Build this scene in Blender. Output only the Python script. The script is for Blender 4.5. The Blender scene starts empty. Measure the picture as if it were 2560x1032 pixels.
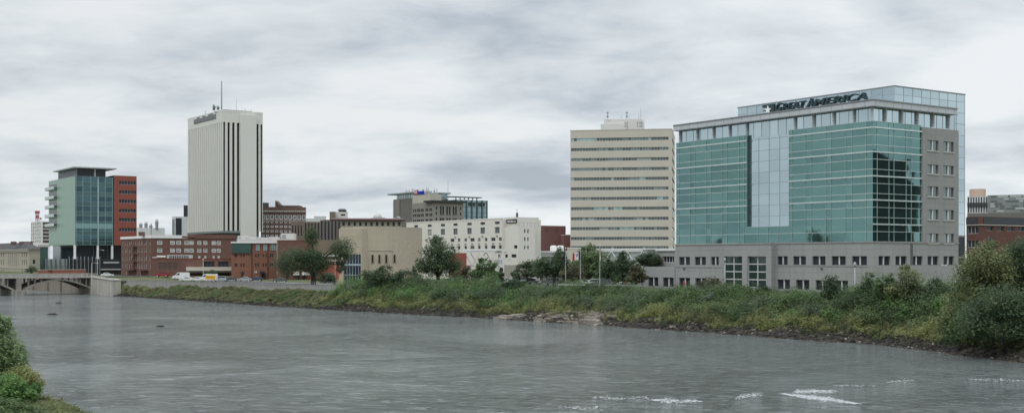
import bpy, math, random
import numpy as np
from mathutils import Vector, Matrix

# ---------------------------------------------------------------- camera, world, sun, exposure
SC = bpy.context.scene
F, CX, HY, H = 3060.0, 1280.0, 645.0, 12.0       # focal length / principal point in photo pixels, eye height above the water
cd = bpy.data.cameras.new('camera'); cam = bpy.data.objects.new('camera', cd); SC.collection.objects.link(cam)
cd.sensor_width = 36.0; cd.lens = 36.0 * F / 2560.0
cd.shift_y = (HY - 516.0) / 2560.0
cd.clip_start = 0.5; cd.clip_end = 9000.0
cam.location = (0, 0, H); cam.rotation_euler = (math.radians(90), 0, 0)
SC.camera = cam
SC.view_settings.view_transform = 'Standard'; SC.view_settings.look = 'None'
SC.view_settings.gamma = 1.0; SC.view_settings.exposure = 0.0
SC.cycles.max_bounces = 6; SC.cycles.use_denoising = True

SUN_EL, SUN_AZ = math.radians(52), math.radians(215)   # azimuth measured clockwise from +Y
world = bpy.data.worlds.new('World'); SC.world = world; world.use_nodes = True
def build_world():
    nt = world.node_tree; N = nt.nodes; L = nt.links; N.clear()
    def n(t, **k):
        x = N.new(t)
        for a, b in k.items(): setattr(x, a, b)
        return x
    def val(sock, v):
        if isinstance(v, (int, float, tuple)): sock.default_value = v
        else: L.new(v, sock)
    def m(op, a, b=0.0, c=None, clamp=False):
        x = n('ShaderNodeMath', operation=op); x.use_clamp = clamp
        val(x.inputs[0], a); val(x.inputs[1], b)
        if c is not None: val(x.inputs[2], c)
        return x.outputs[0]
    out = n('ShaderNodeOutputWorld'); bg = n('ShaderNodeBackground'); bg.inputs[1].default_value = 0.1
    sky = n('ShaderNodeTexSky', sky_type='NISHITA'); sky.sun_disc = False
    sky.sun_elevation = SUN_EL; sky.sun_rotation = SUN_AZ
    tc = n('ShaderNodeTexCoord'); sp = n('ShaderNodeSeparateXYZ'); L.new(tc.outputs['Generated'], sp.inputs[0])
    zc = m('ADD', m('MAXIMUM', sp.outputs[2], 0.0), 0.19)
    cx = m('DIVIDE', sp.outputs[0], zc); cy = m('DIVIDE', sp.outputs[1], zc)
    cb = n('ShaderNodeCombineXYZ'); L.new(cx, cb.inputs[0]); L.new(cy, cb.inputs[1])
    def noise(scale, detail, rough, dist, off):
        mp = n('ShaderNodeMapping'); mp.inputs['Location'].default_value = off; mp.inputs['Scale'].default_value = (0.85, 1.0, 1.0)
        mp.inputs['Rotation'].default_value = (0, 0, 0.10)
        L.new(cb.outputs[0], mp.inputs[0])
        t = n('ShaderNodeTexNoise'); t.inputs['Scale'].default_value = scale; t.inputs['Detail'].default_value = detail
        t.inputs['Roughness'].default_value = rough; t.inputs['Distortion'].default_value = dist
        L.new(mp.outputs[0], t.inputs['Vector']); return t.outputs[0]
    n1 = noise(1.5, 7.0, 0.50, 0.22, (3.1, 1.7, 0)); n2 = noise(0.55, 3.0, 0.5, 0.1, (9.0, 4.0, 2.0)); n3 = noise(4.8, 6.0, 0.6, 0.3, (1.0, 8.0, 5.0))
    s = m('ADD', m('ADD', m('MULTIPLY', n1, 0.60), m('MULTIPLY', n2, 0.27)), m('MULTIPLY', n3, 0.19))
    rp = n('ShaderNodeValToRGB'); L.new(s, rp.inputs[0]); e = rp.color_ramp.elements
    e[0].position = 0.415; e[0].color = (0.365, 0.412, 0.462, 1)
    e[1].position = 0.615; e[1].color = (0.72, 0.745, 0.765, 1)
    e.new(0.465).color = (0.445, 0.492, 0.545, 1); e.new(0.52).color = (0.57, 0.615, 0.65, 1); e.new(0.57).color = (0.655, 0.695, 0.722, 1)
    # the cloud sheet thins towards the right and at the horizon, and the zenith of an overcast sky is brighter
    br = m('ADD', 1.0, m('MULTIPLY', sp.outputs[0], 0.09))
    hz = m('MULTIPLY', m('SUBTRACT', 1.0, m('MULTIPLY', m('MAXIMUM', sp.outputs[2], 0.0), 14.0), clamp=True), 0.09)
    zr = n('ShaderNodeMapRange', interpolation_type='SMOOTHSTEP'); L.new(sp.outputs[2], zr.inputs[0])
    zr.inputs[1].default_value = 0.24; zr.inputs[2].default_value = 0.85; zr.inputs[3].default_value = 1.0; zr.inputs[4].default_value = 2.5
    br = m('MULTIPLY', m('ADD', br, hz), zr.outputs[0])
    br = m('MULTIPLY', br, 11.6)
    vm = n('ShaderNodeVectorMath', operation='SCALE'); L.new(rp.outputs[0], vm.inputs[0]); L.new(br, vm.inputs['Scale'])
    mx = n('ShaderNodeMix', data_type='RGBA'); mx.inputs[0].default_value = 0.96
    L.new(sky.outputs[0], mx.inputs[6]); L.new(vm.outputs[0], mx.inputs[7])
    L.new(mx.outputs[2], bg.inputs[0]); L.new(bg.outputs[0], out.inputs[0])
build_world()
sl = bpy.data.lights.new('sun', 'SUN'); sl.energy = 0.9; sl.angle = math.radians(20); sl.color = (1.0, 0.965, 0.91)
sun = bpy.data.objects.new('sun', sl); SC.collection.objects.link(sun)
sdir = Vector((math.sin(SUN_AZ) * math.cos(SUN_EL), math.cos(SUN_AZ) * math.cos(SUN_EL), math.sin(SUN_EL)))
sun.rotation_euler = sdir.to_track_quat('Z', 'Y').to_euler(); sun.location = (0, 0, 200)

# ---------------------------------------------------------------- grid of the town: A runs upstream, B runs inland
A2 = Vector((-0.569, 0.822)).normalized(); B2 = Vector((0.822, 0.569)).normalized()
RNG = random.Random(7)
def gp(a, b): return A2 * a + B2 * b
def at(px, Y): return Vector(((px - CX) / F * Y, Y))
def zat(py, Y): return H - (py - HY) * Y / F
def toab(p): return p.dot(A2), p.dot(B2)

def tag(o, label=None, cat=None, group=None, kind=None):
    if label: o['label'] = label
    if cat: o['category'] = cat
    if group: o['group'] = group
    if kind: o['kind'] = kind
    return o
def empty(name, p, z, label, cat, group=None, rz=0.0):
    o = bpy.data.objects.new(name, None); SC.collection.objects.link(o)
    o.location = (p[0], p[1], z); o.rotation_euler = (0, 0, rz); o.empty_display_size = 1
    return tag(o, label, cat, group)
def origin_of(o):
    v = Vector((0, 0, 0))
    while o is not None: v = v + Vector(o.location); o = o.parent
    return v
def copy_tree(o, parent=None):
    c = o.copy(); SC.collection.objects.link(c); c.parent = parent
    for ch in list(o.children): copy_tree(ch, c)
    return c

# ---------------------------------------------------------------- materials
MATS = {}
def newmat(name):
    m = bpy.data.materials.new(name); m.use_nodes = True
    nt = m.node_tree; return m, nt, nt.nodes['Principled BSDF'], nt.nodes['Material Output']
def setc(b, name, v):
    if name in b.inputs: b.inputs[name].default_value = v
def wall_mat(name, col, var=0.12, scale=0.25, rough=0.85, joints=None, jcol=0.7, streak=0.0, bump=0.0, metallic=0.0, brick=None):
    """weathered wall: soft blotches, fine grain, rain streaks, optional panel joints or brick courses (UV in metres)"""
    if name in MATS: return MATS[name]
    m, nt, bs, out = newmat(name); N = nt.nodes; L = nt.links
    tc = N.new('ShaderNodeTexCoord')
    def noise(scale, detail, sx=1, sz=1, vec='Object'):
        mp = N.new('ShaderNodeMapping'); mp.inputs['Scale'].default_value = (sx, sx, sz)
        L.new(tc.outputs[vec], mp.inputs[0]); t = N.new('ShaderNodeTexNoise')
        t.inputs['Scale'].default_value = scale; t.inputs['Detail'].default_value = detail; t.inputs['Roughness'].default_value = 0.6
        L.new(mp.outputs[0], t.inputs['Vector']); return t.outputs[0]
    def math_(op, a, b):
        x = N.new('ShaderNodeMath'); x.operation = op
        for i, v in enumerate((a, b)):
            if isinstance(v, (int, float)): x.inputs[i].default_value = v
            else: L.new(v, x.inputs[i])
        return x.outputs[0]
    f = math_('ADD', math_('MULTIPLY', noise(scale, 4), var * 2.2), math_('MULTIPLY', noise(2.7, 5), var * 1.2))
    f = math_('ADD', f, 1.0 - var * 1.7)
    if streak: 
        s = noise(1.0, 4, 1.1, 0.06)
        mr = N.new('ShaderNodeMapRange'); L.new(s, mr.inputs[0]); mr.inputs[1].default_value = 0.42; mr.inputs[2].default_value = 0.7
        mr.inputs[3].default_value = 1.0; mr.inputs[4].default_value = 1.0 - streak * .55
        f = math_('MULTIPLY', f, mr.outputs[0])
    vm = N.new('ShaderNodeVectorMath'); vm.operation = 'SCALE'; vm.inputs[0].default_value = col[:3]; L.new(f, vm.inputs['Scale'])
    res = vm.outputs[0]
    if joints or brick:
        bt = N.new('ShaderNodeTexBrick'); L.new(tc.outputs['UV'], bt.inputs['Vector'])
        bt.inputs['Scale'].default_value = 1.0
        w, h, ms = joints if joints else brick
        bt.inputs['Brick Width'].default_value = w; bt.inputs['Row Height'].default_value = h
        bt.inputs['Mortar Size'].default_value = ms; bt.inputs['Mortar Smooth'].default_value = 0.1
        if joints: bt.offset = 0.0; v1, v2 = 1.0, 0.94
        else: v1, v2 = 1.12, 0.82
        bt.inputs['Color1'].default_value = (v1,) * 3 + (1,); bt.inputs['Color2'].default_value = (v2,) * 3 + (1,); bt.inputs['Mortar'].default_value = (jcol,) * 3 + (1,)
        mm = N.new('ShaderNodeVectorMath'); mm.operation = 'MULTIPLY'; L.new(res, mm.inputs[0]); L.new(bt.outputs['Color'], mm.inputs[1]); res = mm.outputs[0]
    L.new(res, bs.inputs['Base Color']); setc(bs, 'Roughness', rough); setc(bs, 'Metallic', metallic); setc(bs, 'Specular IOR Level', 0.25)
    if bump:
        bp = N.new('ShaderNodeBump'); bp.inputs['Strength'].default_value = bump; bp.inputs['Distance'].default_value = 0.05
        L.new(noise(4.0, 4), bp.inputs['Height']); L.new(bp.outputs[0], bs.inputs['Normal'])
    MATS[name] = m; return m
def glass_mat(name, col, metallic=0.85, rough=0.06, wob=0.02, var=0.25, wscale=0.25, spec=0.8):
    """coated architectural glass: mirrors the sky with its own tint, panes slightly wavy and not all alike"""
    if name in MATS: return MATS[name]
    m, nt, bs, out = newmat(name); N = nt.nodes; L = nt.links
    tc = N.new('ShaderNodeTexCoord'); t = N.new('ShaderNodeTexNoise'); t.inputs['Scale'].default_value = wscale; t.inputs['Detail'].default_value = 3
    L.new(tc.outputs['Object'], t.inputs['Vector'])
    g = N.new('ShaderNodeNewGeometry')
    mr = N.new('ShaderNodeMapRange'); L.new(g.outputs['Random Per Island'], mr.inputs[0]); mr.inputs[3].default_value = 1 - var; mr.inputs[4].default_value = 1 + var * 0.5
    vm = N.new('ShaderNodeVectorMath'); vm.operation = 'SCALE'; vm.inputs[0].default_value = col[:3]; L.new(mr.outputs[0], vm.inputs['Scale'])
    L.new(vm.outputs[0], bs.inputs['Base Color']); setc(bs, 'Metallic', metallic); setc(bs, 'Roughness', rough); setc(bs, 'Specular IOR Level', spec)
    bp = N.new('ShaderNodeBump'); bp.inputs['Strength'].default_value = wob; bp.inputs['Distance'].default_value = 1.0
    L.new(t.outputs[0], bp.inputs['Height']); L.new(bp.outputs[0], bs.inputs['Normal'])
    MATS[name] = m; return m
def leaf_mat(name, c1, c2, transl=0.42, var=0.18, scale=0.35, c3=None):
    if name in MATS: return MATS[name]
    m, nt, bs, out = newmat(name); N = nt.nodes; L = nt.links
    tc = N.new('ShaderNodeTexCoord'); t = N.new('ShaderNodeTexNoise'); t.inputs['Scale'].default_value = scale; t.inputs['Detail'].default_value = 4
    t.inputs['Roughness'].default_value = 0.65
    L.new(tc.outputs['Object'], t.inputs['Vector']); rp = N.new('ShaderNodeValToRGB'); L.new(t.outputs[0], rp.inputs[0])
    e = rp.color_ramp.elements; e[0].position = 0.38; e[0].color = tuple(c1) + (1,); e[1].position = 0.64; e[1].color = tuple(c2) + (1,)
    if c3: e.new(0.72).color = tuple(c3) + (1,)
    g = N.new('ShaderNodeNewGeometry'); mr = N.new('ShaderNodeMapRange'); L.new(g.outputs['Random Per Island'], mr.inputs[0])
    mr.inputs[3].default_value = 1 - var; mr.inputs[4].default_value = 1 + var
    vm = N.new('ShaderNodeVectorMath'); vm.operation = 'SCALE'; L.new(rp.outputs[0], vm.inputs[0]); L.new(mr.outputs[0], vm.inputs['Scale'])
    L.new(vm.outputs[0], bs.inputs['Base Color']); setc(bs, 'Roughness', 0.6); setc(bs, 'Specular IOR Level', 0.25)
    tr = N.new('ShaderNodeBsdfTranslucent'); L.new(vm.outputs[0], tr.inputs[0]); mx = N.new('ShaderNodeMixShader'); mx.inputs[0].default_value = transl
    L.new(bs.outputs[0], mx.inputs[1]); L.new(tr.outputs[0], mx.inputs[2]); L.new(mx.outputs[0], out.inputs[0])
    MATS[name] = m; return m
def plain(name, col, rough=0.5, metallic=0.0, spec=0.4):
    if name in MATS: return MATS[name]
    m, nt, bs, out = newmat(name); N = nt.nodes; L = nt.links
    tc = N.new('ShaderNodeTexCoord'); t = N.new('ShaderNodeTexNoise'); t.inputs['Scale'].default_value = 1.3; t.inputs['Detail'].default_value = 4
    L.new(tc.outputs['Object'], t.inputs['Vector']); mr = N.new('ShaderNodeMapRange'); L.new(t.outputs[0], mr.inputs[0]); mr.inputs[3].default_value = 0.85; mr.inputs[4].default_value = 1.12
    vm = N.new('ShaderNodeVectorMath'); vm.operation = 'SCALE'; vm.inputs[0].default_value = col[:3]; L.new(mr.outputs[0], vm.inputs['Scale'])
    L.new(vm.outputs[0], bs.inputs['Base Color']); setc(bs, 'Roughness', rough); setc(bs, 'Metallic', metallic); setc(bs, 'Specular IOR Level', spec)
    MATS[name] = m; return m

WHITE = plain('white paint', (0.72, 0.72, 0.70)); DARKMETAL = plain('dark metal', (0.06, 0.06, 0.065), 0.5, 0.3)
GREYMETAL = plain('grey metal', (0.35, 0.36, 0.37), 0.45, 0.4); ALU = plain('aluminium', (0.62, 0.65, 0.66), 0.35, 0.5)
MULL = plain('pale mullion', (0.36, 0.48, 0.46), 0.35, 0.4)
GL_DARK = glass_mat('dark window glass', (0.035, 0.042, 0.05), 0.0, 0.16, spec=0.28)
GL_MID = glass_mat('window glass grey', (0.10, 0.12, 0.13), 0.1, 0.08)
GL_BLIND = plain('window blind', (0.42, 0.42, 0.40), 0.6)
FR_WHITE = plain('white window frame', (0.66, 0.66, 0.64), 0.5)
FR_DARK = plain('dark window frame', (0.09, 0.09, 0.09), 0.5)

# ---------------------------------------------------------------- mesh builder
class MB:
    def __init__(s): s.v = []; s.f = []; s.m = []; s.st = []
    def quad(s, a, b, c, d, mi=0):
        i = len(s.v); s.v += [a, b, c, d]; s.f.append((i, i+1, i+2, i+3)); s.m.append(mi)
    def poly(s, pts, mi=0):
        i = len(s.v); s.v += list(pts); s.f.append(tuple(range(i, i+len(pts)))); s.m.append(mi)
    def hexa(s, p, mi=0):   # p: 4 bottom (ccw from above), 4 top
        s.st.append((len(s.v), len(s.f)))
        i = len(s.v); s.v += list(p)
        for q in ((3,2,1,0),(4,5,6,7),(0,1,5,4),(1,2,6,5),(2,3,7,6),(3,0,4,7)):
            s.f.append(tuple(i+k for k in q)); s.m.append(mi)
    def box(s, x0, x1, y0, y1, z0, z1, mi=0):
        s.hexa([(x0,y0,z0),(x1,y0,z0),(x1,y1,z0),(x0,y1,z0),(x0,y0,z1),(x1,y0,z1),(x1,y1,z1),(x0,y1,z1)], mi)
    def gbox(s, a0, a1, b0, b1, z0, z1, mi=0):   # box in town-grid coordinates
        q = [gp(a0,b0), gp(a0,b1), gp(a1,b1), gp(a1,b0)]
        s.hexa([(p.x,p.y,z0) for p in q] + [(p.x,p.y,z1) for p in q], mi)
    def fbox(s, fc, u0, u1, n0, n1, z0, z1, mi=0):   # box against a facade, n outwards
        q = [fc.P(u0,n1), fc.P(u1,n1), fc.P(u1,n0), fc.P(u0,n0)]
        s.hexa([(p.x,p.y,z0) for p in q] + [(p.x,p.y,z1) for p in q], mi)
    def fquad(s, fc, u0, u1, n, z0, z1, mi=0, jit=0.0):
        a, b = fc.P(u0,n), fc.P(u1,n)
        if jit:
            j = [RNG.uniform(-jit, jit) for _ in range(2)]; k = RNG.uniform(-jit, jit)
            A_ = fc.P(u0, n+j[0]); B_ = fc.P(u1, n-j[0]); C_ = fc.P(u1, n-j[0]+k); D_ = fc.P(u0, n+j[0]+k)
            s.quad((A_.x,A_.y,z0),(B_.x,B_.y,z0),(C_.x,C_.y,z1),(D_.x,D_.y,z1), mi)
        else: s.quad((a.x,a.y,z0),(b.x,b.y,z0),(b.x,b.y,z1),(a.x,a.y,z1), mi)
    def tube(s, pts, rad, n=8, mi=0, cap=True):
        pts = [Vector(p) for p in pts]; rad = rad if isinstance(rad, (list, tuple)) else [rad] * len(pts)
        rings = []; s.st.append((len(s.v), len(s.f)))
        for k, p in enumerate(pts):
            t = (pts[min(k+1, len(pts)-1)] - pts[max(k-1, 0)]).normalized()
            x = t.cross(Vector((0.13, 0.31, 1)) if abs(t.z) < 0.9 else Vector((1, 0.2, 0))).normalized(); y = t.cross(x)
            i = len(s.v); s.v += [tuple(p + (x*math.cos(2*math.pi*j/n) + y*math.sin(2*math.pi*j/n)) * rad[k]) for j in range(n)]; rings.append(i)
        for r0, r1 in zip(rings, rings[1:]):
            for j in range(n):
                s.f.append((r0+j, r0+(j+1)%n, r1+(j+1)%n, r1+j)); s.m.append(mi)
        if cap:
            s.f.append(tuple(rings[0]+j for j in reversed(range(n)))); s.m.append(mi)
            s.f.append(tuple(rings[-1]+j for j in range(n))); s.m.append(mi)
    def cyl(s, x, y, z0, z1, r0, r1=None, n=16, mi=0): s.tube([(x,y,z0),(x,y,z1)], [r0, r0 if r1 is None else r1], n, mi)
    def each(s, name, mats, parent=None, smooth=False):
        """every box or tube of this builder becomes an object of its own"""
        ends = s.st[1:] + [(len(s.v), len(s.f))]; out = []
        for (v0, f0), (v1, f1) in zip(s.st, ends):
            q = MB(); q.v = s.v[v0:v1]; q.f = [tuple(k-v0 for k in f) for f in s.f[f0:f1]]; q.m = s.m[f0:f1]; out.append(q.build(name, mats, parent, smooth))
        return out
    def build(s, name, mats, parent=None, smooth=False, bevel=0.0):
        mats = mats if isinstance(mats, (list, tuple)) else [mats]
        me = bpy.data.meshes.new(name)
        off = origin_of(parent) if parent is not None else Vector((0, 0, 0))
        V = np.array([tuple(p) for p in s.v], dtype=float)
        me.from_pydata([tuple(p) for p in (V - np.array(off))], [], s.f)
        for mt in mats: me.materials.append(mt)
        me.polygons.foreach_set('material_index', s.m)
        if smooth: me.polygons.foreach_set('use_smooth', [True] * len(s.f))
        uv = me.uv_layers.new(name='UVMap'); me.update()
        loops = np.zeros(len(me.loops), dtype=np.int32); me.loops.foreach_get('vertex_index', loops)
        out = np.zeros((len(me.loops), 2))
        for p in me.polygons:
            nn = p.normal
            for li in p.loop_indices:
                co = V[loops[li]]
                if abs(nn.z) > 0.7: out[li] = (co[0], co[1])
                else:
                    h = Vector((nn.x, nn.y)); h = h.normalized() if h.length > 1e-6 else Vector((0, -1))
                    out[li] = (co[0] * -h.y + co[1] * h.x, co[2])
        uv.data.foreach_set('uv', out.ravel())
        o = bpy.data.objects.new(name, me); SC.collection.objects.link(o); o.parent = parent
        if bevel:
            bv = o.modifiers.new('bevel', 'BEVEL'); bv.width = bevel; bv.segments = 2; bv.limit_method = 'ANGLE'
        return o

def quads_obj(name, Q, mats, parent=None, midx=None):
    """Q: (n,4,3) array of separate quads -> one object"""
    n = len(Q); me = bpy.data.meshes.new(name)
    off = np.array(origin_of(parent)) if parent is not None else np.zeros(3)
    V = (Q.reshape(-1, 3) - off).astype(np.float32)
    me.vertices.add(n*4); me.vertices.foreach_set('co', V.ravel())
    me.loops.add(n*4); me.loops.foreach_set('vertex_index', np.arange(n*4, dtype=np.int32))
    me.polygons.add(n); me.polygons.foreach_set('loop_start', np.arange(0, n*4, 4, dtype=np.int32)); me.polygons.foreach_set('loop_total', np.full(n, 4, dtype=np.int32))
    for m in (mats if isinstance(mats, (list, tuple)) else [mats]): me.materials.append(m)
    if midx is not None: me.polygons.foreach_set('material_index', midx.astype(np.int32))
    me.update(calc_edges=True)
    o = bpy.data.objects.new(name, me); SC.collection.objects.link(o); o.parent = parent
    return o

# ---------------------------------------------------------------- facades
class Face:
    """a vertical plane; u runs left to right as seen from outside"""
    def __init__(s, o, d, L=0.0): s.o = Vector(o); s.d = Vector(d).normalized(); s.n = Vector((s.d.y, -s.d.x)); s.L = L
    def P(s, u, n=0.0): return s.o + s.d * u + s.n * n
    def u(s, px):
        k = (px - CX) / F
        return (k * s.o.y - s.o.x) / (s.d.x - k * s.d.y)
    def z(s, py, px): return zat(py, s.P(s.u(px)).y)
    def off(s, n): return Face(s.P(0, n), s.d, s.L)
    def rect(s, x0, y0, x1, y1):
        u0, u1 = s.u(x0), s.u(x1); Y = s.P((u0+u1)/2).y
        return (u0, u1, zat(y1, Y), zat(y0, Y))
    def ucols(s, px0, px1, n, frac=0.6):
        u0, u1 = s.u(px0), s.u(px1); st = (u1-u0)/n
        return [(u0 + st*(i+0.5-frac/2), u0 + st*(i+0.5+frac/2)) for i in range(n)]
    def rows(s, ys, px): return [(s.z(b, px), s.z(a, px)) for a, b in ys]
    def grid(s, cols, rows): return [(c[0], c[1], r[0], r[1]) for r in rows for c in cols]

def holes_clip(L, z0, z1, H_):
    return [(max(a, 0.05), min(b, L-0.05), max(c, z0+0.02), min(d, z1-0.05)) for a, b, c, d in H_ if b > 0.1 and a < L-0.1]
def wall_sheet(mb, fc, L, z0, z1, holes=(), depth=0.25, mi=0, mir=None):
    """the outer skin of a wall with real openings and their reveals"""
    mir = mi if mir is None else mir
    holes = holes_clip(L, z0, z1, holes)
    us = sorted({0.0, L, *[round(h[0],4) for h in holes], *[round(h[1],4) for h in holes]}); zs = sorted({z0, z1, *[round(h[2],4) for h in holes], *[round(h[3],4) for h in holes]})
    hr = [tuple(round(x,4) for x in h) for h in holes]
    for j in range(len(zs)-1):
        za, zb = zs[j], zs[j+1]; run = None
        for i in range(len(us)-1):
            ua, ub = us[i], us[i+1]; cu, cz = (ua+ub)/2, (za+zb)/2
            inside = any(h[0] < cu < h[1] and h[2] < cz < h[3] for h in hr)
            if inside:
                if run is not None: mb.fquad(fc, run, ua, 0, za, zb, mi); run = None
            elif run is None: run = ua
        if run is not None: mb.fquad(fc, run, L, 0, za, zb, mi)
    for u0, u1, a, b in hr:
        P = lambda u, n, z: (*fc.P(u, n), z)
        mb.quad(P(u0,0,a), P(u1,0,a), P(u1,-depth,a), P(u0,-depth,a), mir)
        mb.quad(P(u0,-depth,b), P(u1,-depth,b), P(u1,0,b), P(u0,0,b), mir)
        mb.quad(P(u0,-depth,a), P(u0,-depth,b), P(u0,0,b), P(u0,0,a), mir)
        mb.quad(P(u1,0,a), P(u1,0,b), P(u1,-depth,b), P(u1,-depth,a), mir)
    return holes
def window(root, fc, h, nx=1, nz=1, depth=0.25, glass=None, frame=None, t=0.07, sill=None, name='window', part=True, blind=0.0, bar=None, barmat=None):
    u0, u1, z0, z1 = h
    if u1 - u0 < 0.1 or z1 - z0 < 0.1: return None
    glass = glass or GL_DARK; frame = frame or FR_DARK; bar = bar or t
    g = MB(); du = (u1-u0)/nx; dz = (z1-z0)/nz
    for i in range(nx):
        for j in range(nz): g.fquad(fc, u0+i*du, u0+(i+1)*du, -depth+0.01, z0+j*dz, z0+(j+1)*dz, 0, 0.004)
    if blind and RNG.random() < blind:
        zb = z1 - (z1-z0) * RNG.choice((0.35, 0.5, 0.8)); g.fbox(fc, u0+t, u1-t, -depth+0.02, -depth+0.03, zb, z1-t, 2)
    f = g if not part else MB(); mi = 1 if not part else 0; n0, n1 = -depth+0.035, -depth+0.11
    f.fbox(fc, u0+0.003, u1-0.003, n0, n1, z0+0.003, z0+t, mi); f.fbox(fc, u0+0.003, u1-0.003, n0, n1, z1-t, z1-0.003, mi)
    f.fbox(fc, u0+0.003, u0+t, n0, n1, z0+t, z1-t, mi); f.fbox(fc, u1-t, u1-0.003, n0, n1, z0+t, z1-t, mi)
    fb = MB() if barmat else f
    for i in range(1, nx): fb.fbox(fc, u0+i*du-bar/2, u0+i*du+bar/2, n0, n1+(0.14 if barmat else 0.01), z0+t, z1-t, 0 if barmat else mi)
    for j in range(1, nz): f.fbox(fc, u0+t, u1-t, n0, n1-0.01, z0+j*dz-bar/2, z0+j*dz+bar/2, mi)
    if sill and not part: g.fbox(fc, u0-0.1, u1+0.1, 0.003, 0.1, z0-0.16, z0-0.003, 1)
    w = g.build(name, [glass, frame, GL_BLIND], root)
    if part:
        f.build('frame', frame, w)
        if barmat: fb.each('mullion', barmat, w)
        if sill:
            s_ = MB(); s_.fbox(fc, u0-0.1, u1+0.1, 0.003, 0.12, z0-0.18, z0-0.003); s_.build('sill', sill, w)
    return w
class Block:
    """a rectangular volume: p = near corner, ea/eb = its two horizontal directions (ea to the left-back, eb to the right-back)"""
    def __init__(s, p, la, lb, z0, z1, ea=None, eb=None):
        s.p = Vector(p); s.ea = Vector(ea if ea is not None else A2).normalized(); s.eb = Vector(eb if eb is not None else B2).normalized()
        s.la, s.lb, s.z0, s.z1 = la, lb, z0, z1
        s.FA = Face(s.p + s.ea*la, -s.ea, la); s.FB = Face(s.p, s.eb, lb)
        s.FC = Face(s.p + s.eb*lb, s.ea, la); s.FD = Face(s.p + s.ea*la + s.eb*lb, -s.eb, lb)
    def skin(s, mb, hA=(), hB=(), depth=0.25, mi=0, roof=1, floor=False, hD=()):
        a = wall_sheet(mb, s.FA, s.la, s.z0, s.z1, hA, depth, mi); b = wall_sheet(mb, s.FB, s.lb, s.z0, s.z1, hB, depth, mi)
        wall_sheet(mb, s.FC, s.la, s.z0, s.z1, (), depth, mi); wall_sheet(mb, s.FD, s.lb, s.z0, s.z1, (), depth, mi)
        c = [s.p, s.p+s.eb*s.lb, s.p+s.ea*s.la+s.eb*s.lb, s.p+s.ea*s.la]
        if roof is not None: mb.quad(*[(q.x,q.y,s.z1) for q in c], roof)
        if floor: mb.quad(*[(q.x,q.y,s.z0) for q in reversed(c)], mi)
        return a, b
    def coping(s, root, mat, t=0.35, h=0.35, out=0.1, name='parapet', lift=0.0):
        mb = MB(); z0, z1 = s.z1+lift, s.z1+h+lift
        mb.fbox(s.FA, -out, s.la+out, -t, out, z0, z1); mb.fbox(s.FB, t, s.lb+out, -t, out, z0, z1)
        mb.fbox(s.FC, t, s.la+out, -t, out, z0, z1); mb.fbox(s.FD, t, s.lb-t, -t, out, z0, z1)
        return mb.build(name, mat, root)
def facing(px, k=0.02):   # a footprint whose left side wall runs along the line of sight and stays hidden
    ea = Vector(((px-CX)/F + k, 1)).normalized(); return dict(ea=ea, eb=Vector((ea.y, -ea.x)))
def len_a(p, px, ea=None):   # how far left-back from p until the photo column px
    return abs(Face(p, -(Vector(ea) if ea is not None else A2)).u(px))
def len_b(p, px, eb=None): return abs(Face(p, Vector(eb) if eb is not None else B2).u(px))
ROOF = wall_mat('roof gravel', (0.22, 0.22, 0.21), 0.15)
def text_quads(body, size_u, size_z, shear=0.0, extrude=0.1):
    cu = bpy.data.curves.new('text', 'FONT'); cu.body = body; cu.size = 1.0; cu.shear = shear; cu.extrude = 0.05; cu.offset = 0.012; cu.resolution_u = 3
    o = bpy.data.objects.new('text', cu); SC.collection.objects.link(o)
    bpy.context.view_layer.update()
    me = bpy.data.meshes.new_from_object(o.evaluated_get(bpy.context.evaluated_depsgraph_get()))
    V = np.array([v.co[:] for v in me.vertices]); Fc = [tuple(p.vertices) for p in me.polygons]
    bpy.data.objects.remove(o); bpy.data.meshes.remove(me)
    mn, mx = V.min(0), V.max(0)
    V[:,0] = (V[:,0]-mn[0])/(mx[0]-mn[0])*size_u; V[:,1] = (V[:,1]-mn[1])/(mx[1]-mn[1])*size_z; V[:,2] = (V[:,2]-mn[2])/(mx[2]-mn[2])*extrude
    return V, Fc
def text_on(mb, fc, body, u, z, su, sz, n=0.05, shear=0.0, extrude=0.1, mi=0):
    V, Fc = text_quads(body, su, sz, shear, extrude); i = len(mb.v)
    for x, y, w in V: p = fc.P(u+x, n+w); mb.v.append((p.x, p.y, z+y))
    for f in Fc: mb.f.append(tuple(i+k for k in f)); mb.m.append(mi)
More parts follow.
